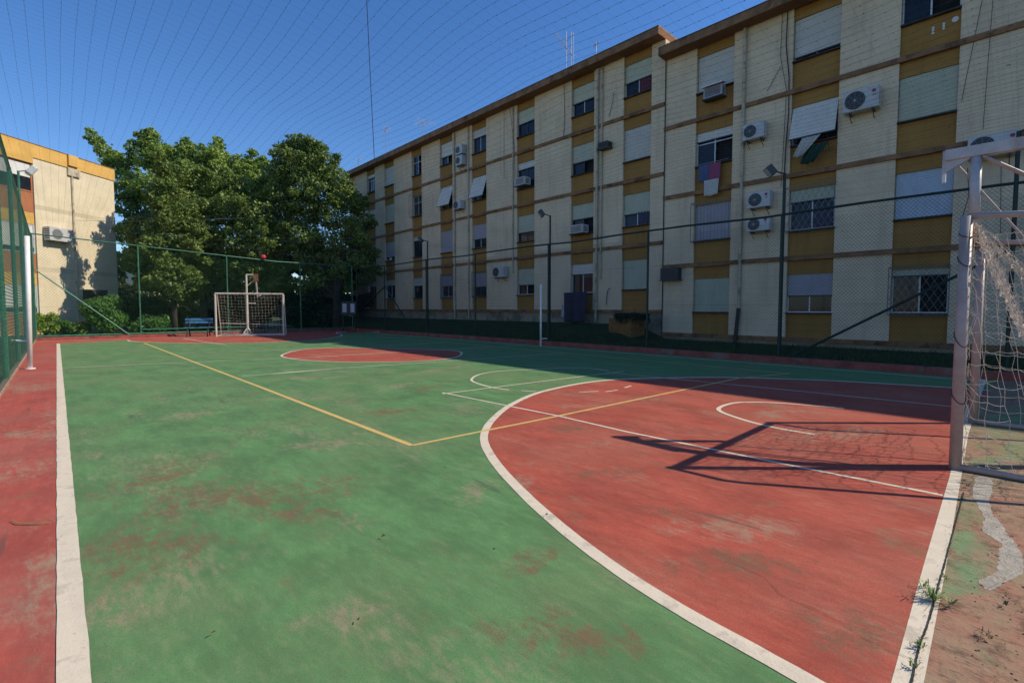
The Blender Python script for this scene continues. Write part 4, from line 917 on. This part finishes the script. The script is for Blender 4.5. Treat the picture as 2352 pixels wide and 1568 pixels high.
# C: round dark tree on the right
cl = []
for (x, y, w, s) in ((680,325,31,.6),(710,335,31,.8),(660,360,31,1.0),(740,370,31,1.0),(700,390,31,1.3),(640,400,31,1.1),(770,410,31,1.0),(720,430,31,1.4),(640,450,31,1.2),(790,450,31,1.1),(820,470,31,.8),(690,480,31,1.4),(760,490,31,1.3),(620,510,31,1.1),(810,520,31,.9),(700,540,31,1.4),(640,560,31,1.2),(770,560,31,1.2),(830,550,31,.7),(710,600,31,1.1),(640,610,31,.9),(780,620,31,.9),(820,600,31,.7),(850,510,31.5,.5),(845,580,32,.7),(860,620,32,.5),(740,640,31,.8),(650,650,31,.9),(700,655,31,.8),(790,655,31.5,.7),(840,640,32,.6),(600,600,31,1.0),(620,660,31.5,.8),(655,335,31,.45),(730,340,31,.6)): cl.append((*W3(x, y, w), s, s, s*.85))
bC = W3(775, 722, 31); tree((bC[0], bC[1], .0), 6.5, cl, 70000, .11, 'leaf_b', 'tall rounded dark tree beside the far end of the apartment block', GT, 9, .28, 14)
# D: tree casting its shadow on the sunlit gable
cl = []
for (x, y, z, s) in ((4.5, 33.6, 9.9, .35), (4.6, 33.6, 9.2, .5), (4.8, 33.8, 8.4, .7), (4.4, 33.8, 7.5, .75), (5.6, 33.2, 7.0, .7), (5.0, 33.2, 6.3, .9), (4.2, 34.1, 6.0, .6), (5.9, 33.4, 6.0, .8), (4.8, 33.5, 5.2, .9), (4.0, 33.3, 4.9, .7), (5.7, 32.8, 4.8, .7), (4.9, 33.0, 3.7, .8), (5.6, 32.9, 3.0, .8), (4.3, 33.1, 3.0, .7), (5.0, 32.7, 2.4, .7), (4.6, 33.6, 4.2, .8), (6.2, 34.6, 7.4, .55), (6.4, 34.6, 6.6, .8), (6.8, 34.4, 5.6, .7), (5.5, 33.9, 5.6, .8)): cl.append((x, y, z, s, s, s*.85))
tree((4.9, 33.4, -.03), 6, cl, 27000, .10, 'leaf_b', 'slim tree nearest the sunlit cream wall, throwing its shadow on it', GT, 13, .14, 8)
# E: dark backdrop trees
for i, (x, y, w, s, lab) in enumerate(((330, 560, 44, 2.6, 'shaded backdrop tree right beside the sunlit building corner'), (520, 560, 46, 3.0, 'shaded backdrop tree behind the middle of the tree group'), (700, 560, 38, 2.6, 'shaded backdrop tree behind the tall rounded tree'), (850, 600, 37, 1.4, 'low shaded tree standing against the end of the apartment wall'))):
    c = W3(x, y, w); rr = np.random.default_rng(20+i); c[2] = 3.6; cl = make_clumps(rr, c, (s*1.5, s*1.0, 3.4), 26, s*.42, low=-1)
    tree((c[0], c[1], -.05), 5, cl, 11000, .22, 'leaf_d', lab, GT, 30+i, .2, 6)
# ------------------------------------------------------------------ shrubs
def shrub(name, x, y, rad, h, n, size, mat, label, group='shrubs outside the far fence', seed=1, z0=-.03):
    e = empty(name, (x, y, z0), 0, label, 'shrub', group); r = np.random.default_rng(seed)
    cl = make_clumps(r, (0, 0, h*.5), (rad*.72, rad*.72, h*.38), 14, rad*.42, low=-1); cl = [c for c in cl]
    leaf_obj('foliage', leaves(n, clumpy(cl), size, seed), M[mat], e)
    st = MB()
    for k in range(5): a = 2*math.pi*k/5; st.tube([(0, 0, 0), (rad*.25*math.cos(a), rad*.25*math.sin(a), h*.3), (rad*.5*math.cos(a), rad*.5*math.sin(a), h*.6)], [.03, .02, .008], 5)
    st.build('stem', M['bark'], e); return e
c = W3(103, 740, 23.6); shrub('shrub', c[0], c[1], .62, 1.25, 2600, .075, 'leaf_y', 'yellow-green clipped shrub at the far left corner', seed=41)
c = W3(150, 745, 24.6); shrub('shrub', c[0], c[1], .6, .8, 2200, .06, 'leaf_s', 'low rounded shrub just right of the yellow-green one', seed=42)
c = W3(178, 748, 25); shrub('shrub', c[0], c[1], .45, .7, 1500, .06, 'leaf_y', 'small bright green shrub with a reddish one beside it', seed=43)
c = W3(195, 742, 25.4); shrub('shrub', c[0], c[1], .3, .9, 700, .06, 'leaf_r', 'small reddish-leaved shrub left of the big round bush', seed=44)
c = W3(245, 720, 26); shrub('shrub', c[0], c[1], 1.25, 2.35, 9000, .085, 'leaf_s', 'big round bright bush in front of the shaded cream wall', seed=45)
c = W3(350, 740, 26); shrub('shrub', c[0], c[1], .9, 1.0, 2600, .08, 'leaf_s', 'low spreading bush right of the tall green fence post', seed=46)
c = W3(130, 700, 28); shrub('shrub', c[0], c[1], 1.0, 1.9, 2600, .09, 'leaf_b', 'loose grey-green bush against the foot of the cream wall', seed=47)
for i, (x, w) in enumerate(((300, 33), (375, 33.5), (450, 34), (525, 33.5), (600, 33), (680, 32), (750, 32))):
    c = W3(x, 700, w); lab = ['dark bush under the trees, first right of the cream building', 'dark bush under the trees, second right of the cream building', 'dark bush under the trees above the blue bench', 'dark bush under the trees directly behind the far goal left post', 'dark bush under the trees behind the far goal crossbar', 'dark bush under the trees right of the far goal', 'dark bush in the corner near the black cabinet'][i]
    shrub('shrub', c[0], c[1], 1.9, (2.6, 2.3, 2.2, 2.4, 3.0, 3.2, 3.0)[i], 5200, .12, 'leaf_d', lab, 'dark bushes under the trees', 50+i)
for i, (yy, hh) in enumerate(((9.6, .8), (12.2, 1.0), (15.2, .9), (18.7, 1.1), (22.5, 1.0), (26.2, 1.2))):
    shrub('shrub', -1.9-.1*i, yy, .7, hh, 1800, .075, 'leaf_y' if i in (1, 4) else 'leaf_s', ['low green bush', 'yellowish bush', 'green bush', 'taller green bush', 'pale yellowish bush', 'leafy bush'][i]+' behind the left fence, number %s along it from the camera' % ['one', 'two', 'three', 'four', 'five', 'six'][i], 'bushes behind the left fence', 70+i)
# planter foliage
def droop(r, n):
    a = r.uniform(0, 6.283, n); q = r.uniform(.0, 1, n); x = .62*np.cos(a)*np.sqrt(q); y = .72*np.sin(a)*np.sqrt(q)-.18; z = .74+.1*r.random(n)-.28*(q**2)*r.random(n)*1.3
    return np.stack([x, y, z], 1), np.stack([np.cos(a), np.sin(a), np.ones(n)], 1)*.5
pe = [o for o in bpy.data.objects if o.name == 'planter'][0]
leaf_obj('foliage', leaves(2600, droop, .055, 88), M['leaf_d'], pe)
# ------------------------------------------------------------------ building at the left
uu = Vector((FWD.x, FWD.y, 0)).normalized(); nn = Vector((RGT.x, RGT.y, 0))
w2 = 30.6; P2 = Vector((0, 0, H)) + FWD*0; P2 = uu*w2 + nn*((274-1176)/F_*w2)
rz = math.atan2(uu.y, uu.x) - .18*0
# local frame: +x runs back along the wall away from camera, wall face at y = 0 facing -y
P1 = uu*25.9 + nn*((93-1176)/F_*25.9); dirv = (P2-P1).normalized(); rz = math.atan2(dirv.y, dirv.x)
e = empty('apartment_block', (P2.x, P2.y, 0), rz, 'sunlit cream building on the left with yellow parapet and tree shadow', 'building')
LW = (P2-P1).length
MB().box(-LW, 0, 0, 8, -.3, 9.28).build('gable_wall', M['cream_left'], e)
MB().box(-LW-9, -LW-.001, .12, 8, -.3, 9.28).build('front_wall', M['cream_left'], e)
pb = MB(); pb.box(-LW-.02, .04, -.05, 8.05, 9.281, 9.98); o = pb.build('parapet', M['yellow_band'], e); MB().box(-LW-9, .06, -.07, 8.1, 9.981, 10.02).build('coping', M['band'], o)
MB().box(-LW-9, -LW-.021, -.05, 8, 8.96, 9.979).build('parapet', M['yellow_band'], e)
MB().box(-LW*.62, -LW*.50, -.16, -.051, 9.40, 10.0).build('vent_hood', M['yellow_band'], e); MB().box(-LW*.62, -LW*.47, -.10, -.002, 8.85, 9.279).build('vent_box', M['pipe_cream'], e)
MB().bar((-LW*.57, -.05, .3), (-LW*.57, -.05, 8.9), .05, 8).build('downpipe', M['pipe_cream'], e)
zr = [(7.45, 8.95), (4.25, 5.75), (1.1, 2.6)]
for kx, x1 in enumerate((-LW-.03, -LW-3.2, -LW-6.4)):
    for (z0, z1) in zr:
        w = 2.2; f = MB()
        for a, b2 in ((x1-w, x1-w+.07), (x1-w/2-.03, x1-w/2+.03), (x1-.07, x1)): f.box(a, b2, .05, .11, z0, z1)
        f.box(x1-w+.07, x1-.07, .06, .10, z0, z0+.07); f.box(x1-w+.07, x1-.07, .06, .10, z1-.07, z1)
        wn = f.build('window', M['brick_red'] if z0 > 6 else M['frame_white'], e)
        MB().box(x1-w+.07, x1-.07, .085, .095, z0+.07, z1-.07).build('pane', M['glass'], wn)
        s = MB().box(x1-w+.08, x1-.08, .065, .08, z1-(z1-z0)*(.5 if z0 > 6 else .8), z1-.07).build('shutter', M['sh_white'], wn)
        MB().box(x1-w, x1, .04, .119, z0-1.05, z0-.03).build('brick_panel', M['brick_red'], e)
        MB().box(x1-w, x1, .05, .119, z0-1.68, z0-1.06).build('yellow_panel', M['yellow_band'], e)
inv = None
# its air conditioners
def ac_left(xa, xb, z0, z1, label, dark=False):
    w = xb-xa; c = e.matrix_basis @ Vector(((xa+xb)/2, 0, z0)); a = empty('air_conditioner', tuple(c), rz, label, 'air conditioner', 'air conditioner outdoor units on the left building')
    h = z1-z0; m = 'frame_dark' if dark else 'ac_white'
    bevel(MB().box(-w/2, w/2, -.42, -.05, 0, h).build('casing', M[m], a), .015); MB().disc((-w*.18, -.425, h*.5), (0, 1, 0), h*.38, .012, 24).build('fan_grille', M['ac_dark' if dark else 'metal_grey'], a)
    s = MB()
    for k in range(6): s.box(-w/2-.008, -w/2-.001, -.38, -.1, h*(.12+.13*k), h*(.17+.13*k))
    s.build('side_louvre', M['ac_dark'], a)
    for xx in (-w*.3, w*.3): MB().box(xx-.02, xx+.02, -.42, 0, -.05, -.012).build('bracket', M['frame_dark'], a)
ac_left(-LW*.93, -LW*.66, 5.02, 5.75, 'large white unit on the sunlit cream wall of the left building')
ac_left(-LW*.50, -LW*.40, 1.75, 2.45, 'left one of two dark units low on the shaded wall', True); ac_left(-LW*.36, -LW*.24, 1.72, 2.45, 'right one of two dark units low on the shaded wall', True)
# ------------------------------------------------------------------ sunlit things glimpsed far behind the trees
for i, (x, y0, y1, w, wid, mat, lab) in enumerate(((288, 618, 655, 58, 3.2, 'cream_left', 'sunlit cream house corner glimpsed right of the left building'), (515, 668, 712, 60, 3.6, 'cream_left', 'distant low cream house glimpsed above the blue bench'))):
    a = W3(x, y0, w); zb = 0; hgt = H+(HY-y0)*w/F_
    e2 = empty('distant_house', (a[0], a[1], 0), math.atan2(RGT.y, RGT.x), lab, 'house', 'houses glimpsed under the trees')
    MB().box(-wid/2, wid/2, 0, 4, -.2, hgt).build('wall', M[mat], e2); rf = MB(); rf.poly([(-wid/2-.3, -.4, hgt), (wid/2+.3, -.4, hgt), (wid/2+.3, 2, hgt+.8), (-wid/2-.3, 2, hgt+.8)]); rf.poly([(-wid/2-.3, 4.4, hgt), (-wid/2-.3, 2, hgt+.8), (wid/2+.3, 2, hgt+.8), (wid/2+.3, 4.4, hgt)]); rf.build('roof', M['brick_red'], e2)
    for k in range(2): MB().box(-wid*.3+k*wid*.4, -wid*.3+k*wid*.4+.8, -.03, -.002, .9, 2.0).build('window', M['glass'], e2)
# ------------------------------------------------------------------ small things on the ground
def tuft(center, n, rad, hmax, mat, label, seed, runner=0):
    rr = random.Random(seed); mb = MB()
    for k in range(n):
        a = rr.uniform(0, 6.283); l = rad*rr.uniform(.4, 1); h = hmax*rr.uniform(.3, 1); w = rr.uniform(.0012, .0026)
        c0 = Vector((center[0]+rr.uniform(-.02, .02), center[1]+rr.uniform(-.012, .012), .018)); d = Vector((math.cos(a), math.sin(a), 0)); s = Vector((-d.y, d.x, 0))*w
        p1 = c0+d*l*.5+Vector((0, 0, h)); p2 = c0+d*l+Vector((0, 0, h*.55))
        mb.quad(c0-s, c0+s, p1+s*.9, p1-s*.9); mb.v += [tuple(p1-s*.9), tuple(p1+s*.9), tuple(p2)]; m_ = len(mb.v); mb.f.append((m_-3, m_-2, m_-1))
    tag(mb.build('weed', M[mat]), label, 'weed', 'weeds in the slab joint')
wc = g(2143, 1382); tuft((wc.x, wc.y), 70, .085, .045, 'weed', 'green grass tuft growing from the joint across the white goal line', 3)
w3 = g(2180, 1395); tuft((w3.x, w3.y), 16, .10, .02, 'weed_dry', 'dry straggling stems right of the green grass tuft', 4); w3 = g(2125, 1355); tuft((w3.x, w3.y), 14, .06, .03, 'weed', 'thin sprig just above the green grass tuft on the line', 5); w3 = g(2095, 1374); tuft((w3.x, w3.y), 7, .07, .015, 'weed_dry', 'dry dark runner left of the green grass tuft, on red paint', 6)
w3 = g(2114, 1490); tuft((w3.x, w3.y), 22, .04, .02, 'weed', 'tiny weed lower down the slab joint', 8); w3 = g(2212, 1108); tuft((w3.x, w3.y), 20, .05, .02, 'weed_dry', 'small dry weed at the foot of the near goal post', 9)
a, b2, c2, d2 = g(25, 1198), g(40, 1205), g(75, 1206), g(116, 1204)
mb = MB().tube([(p.x, p.y, .012) for p in (a, b2, c2, d2)], [.002, .004, .004, .0025], 6); tag(mb.build('dry_stalk', simple('straw_stalk', (.33, .2, .05), .8, .3, 20)), 'curved brown stalk lying on the red apron at the left', 'stalk')
rr = random.Random(5)
lm = simple('dead_leaf', (.22, .13, .06), .8, .4, 20); 
for k, (x, y, lab) in enumerate(((490, 1462, 'small dark dead leaf on the green paint near the bottom left'), (823, 1432, 'tiny dark leaf on the green paint at bottom centre'), (140, 1240, 'small brown leaf on the wide left sideline'), (2275, 1475, 'dark curled leaf on the worn apron at the bottom right'), (1255, 1098+90, 'little twig scrap on the red paint'), (880, 1238, 'tiny pale crumb on the green paint mid-left'))):
    p = g(x, y); s = .014; mb = MB(); a = rr.uniform(0, 6)
    d = Vector((math.cos(a), math.sin(a), 0))*s; n_ = Vector((-d.y, d.x, 0))*.5; z = Vector((0, 0, .016))
    mb.v += [tuple(p-d+z), tuple(p-n_+z*1.3), tuple(p+d+z*1.6), tuple(p+n_+z*2)]; mb.f += [(0, 1, 2, 3)]
    o = tag(mb.build('fallen_leaf', lm), lab, 'leaf', 'scraps of leaf on the court'); m = o.modifiers.new('s', 'SOLIDIFY'); m.thickness = .001
for k, (x, y, lab) in enumerate(((783, 757, 'pale rag lying in the dark far corner, left one'), (860, 758, 'crumpled white rag in the dark far corner, right one'))):
    p = g(x, 766); mb = MB(); nq = 6
    for j in range(nq+1):
        for i in range(nq+1): mb.v.append((p.x-.25+.5*i/nq, p.y-.12+.24*j/nq, .02+.09*abs(math.sin(i*1.7+k)*math.cos(j*1.3))))
    for j in range(nq):
        for i in range(nq): q_ = j*(nq+1)+i; mb.f.append((q_, q_+1, q_+nq+2, q_+nq+1))
    tag(mb.build('rag', M['cl_white'], smooth=True), lab, 'rag', 'rags in the far corner')
# loose grit and scraps on the worn apron and along the joints
mb = MB(); r9 = random.Random(99)
def chip(x, y, z, s):
    a = r9.uniform(0, 6.28); v = [Vector((math.cos(a+k*1.57)*s*r9.uniform(.5, 1), math.sin(a+k*1.57)*s*r9.uniform(.4, 1), 0)) for k in range(4)]; c = Vector((x, y, z)); n = len(mb.v)
    mb.v += [tuple(c+q) for q in v] + [tuple(c+Vector((0, 0, s*.6)))]; mb.f += [(n, n+1, n+4), (n+1, n+2, n+4), (n+2, n+3, n+4), (n+3, n, n+4)]
for _ in range(700):
    x = r9.uniform(2.2, 6.5); y = r9.uniform(-.25, .14); chip(x, y, .0028, r9.choice([.002, .003, .004, .007]))
for _ in range(260):
    t = r9.random(); p = s7(350, 405).lerp(s7(30, 1568), t); chip(p.x+r9.gauss(0, .02), p.y+r9.gauss(0, .012), .0085, r9.choice([.0015, .0025, .004]))
for _ in range(260): chip(r9.uniform(0, 9), r9.uniform(1, 14), .0036, r9.choice([.002, .003, .005, .008]))
mb.build('grit', M['crack'], kind='stuff', label='loose dark grit and crumbs on the worn paint near the joint')
for k, (x, y, n, rad, lab) in enumerate(((2098, 1540, 16, .035, 'tiny weed at the very bottom of the slab joint'), (2170, 1335, 10, .03, 'few green blades in the joint above the main tuft'), (2222, 1120, 12, .05, 'dry blades beside the net foot right of the goal line'), (2262, 1465, 16, .04, 'small flat weed on the brown worn apron'), (2310, 1395, 12, .04, 'small dry weed on the brown apron at the right edge'))):
    q = g(x, y); tuft((q.x, q.y), n, rad, .02, 'weed' if k < 2 else 'weed_dry', lab, 120+k)
# ------------------------------------------------------------------ light, sky, camera
wd = bpy.data.worlds.new('World'); scn.world = wd; wd.use_nodes = True
nt = wd.node_tree; sky = nt.nodes.new('ShaderNodeTexSky'); sky.sky_type = 'NISHITA'; sky.sun_disc = False
sd = Vector((.811, -.79, 1)).normalized(); elev = math.asin(sd.z); az = math.atan2(sd.x, sd.y)
sky.sun_elevation = elev; sky.sun_rotation = az; sky.air_density = 1.0; sky.dust_density = .15; sky.ozone_density = 4.5; sky.altitude = 50
bg = nt.nodes['Background']; bg.inputs['Strength'].default_value = .148; hs = nt.nodes.new('ShaderNodeHueSaturation'); hs.inputs['Saturation'].default_value = 1.2; hs.inputs['Hue'].default_value = .507; nt.links.new(sky.outputs[0], hs.inputs['Color']); nt.links.new(hs.outputs[0], bg.inputs['Color'])
sl = bpy.data.lights.new('sun', 'SUN'); sl.energy = 4.5; sl.angle = R(.53); sl.color = (1, .90, .74)
so = bpy.data.objects.new('sun', sl); COL.objects.link(so); so.rotation_euler = sd.to_track_quat('Z', 'Y').to_euler()
cam = bpy.data.cameras.new('camera'); co = bpy.data.objects.new('camera', cam); COL.objects.link(co); scn.camera = co
cam.sensor_width = 36; cam.sensor_fit = 'HORIZONTAL'; cam.lens = F_/2352*36; cam.clip_start = .05; cam.clip_end = 1500
cam.shift_y = -(784-CY)/2352
co.location = (0, 0, H); co.rotation_euler = (R(90)-PITCH, 0, -A_)
vs = scn.view_settings; vs.view_transform = 'Standard'; vs.look = 'None'; vs.exposure = .10; vs.gamma = 1; vs.use_curve_mapping = False
scn.render.engine = 'CYCLES'; scn.render.resolution_x = 1024; scn.render.resolution_y = 682
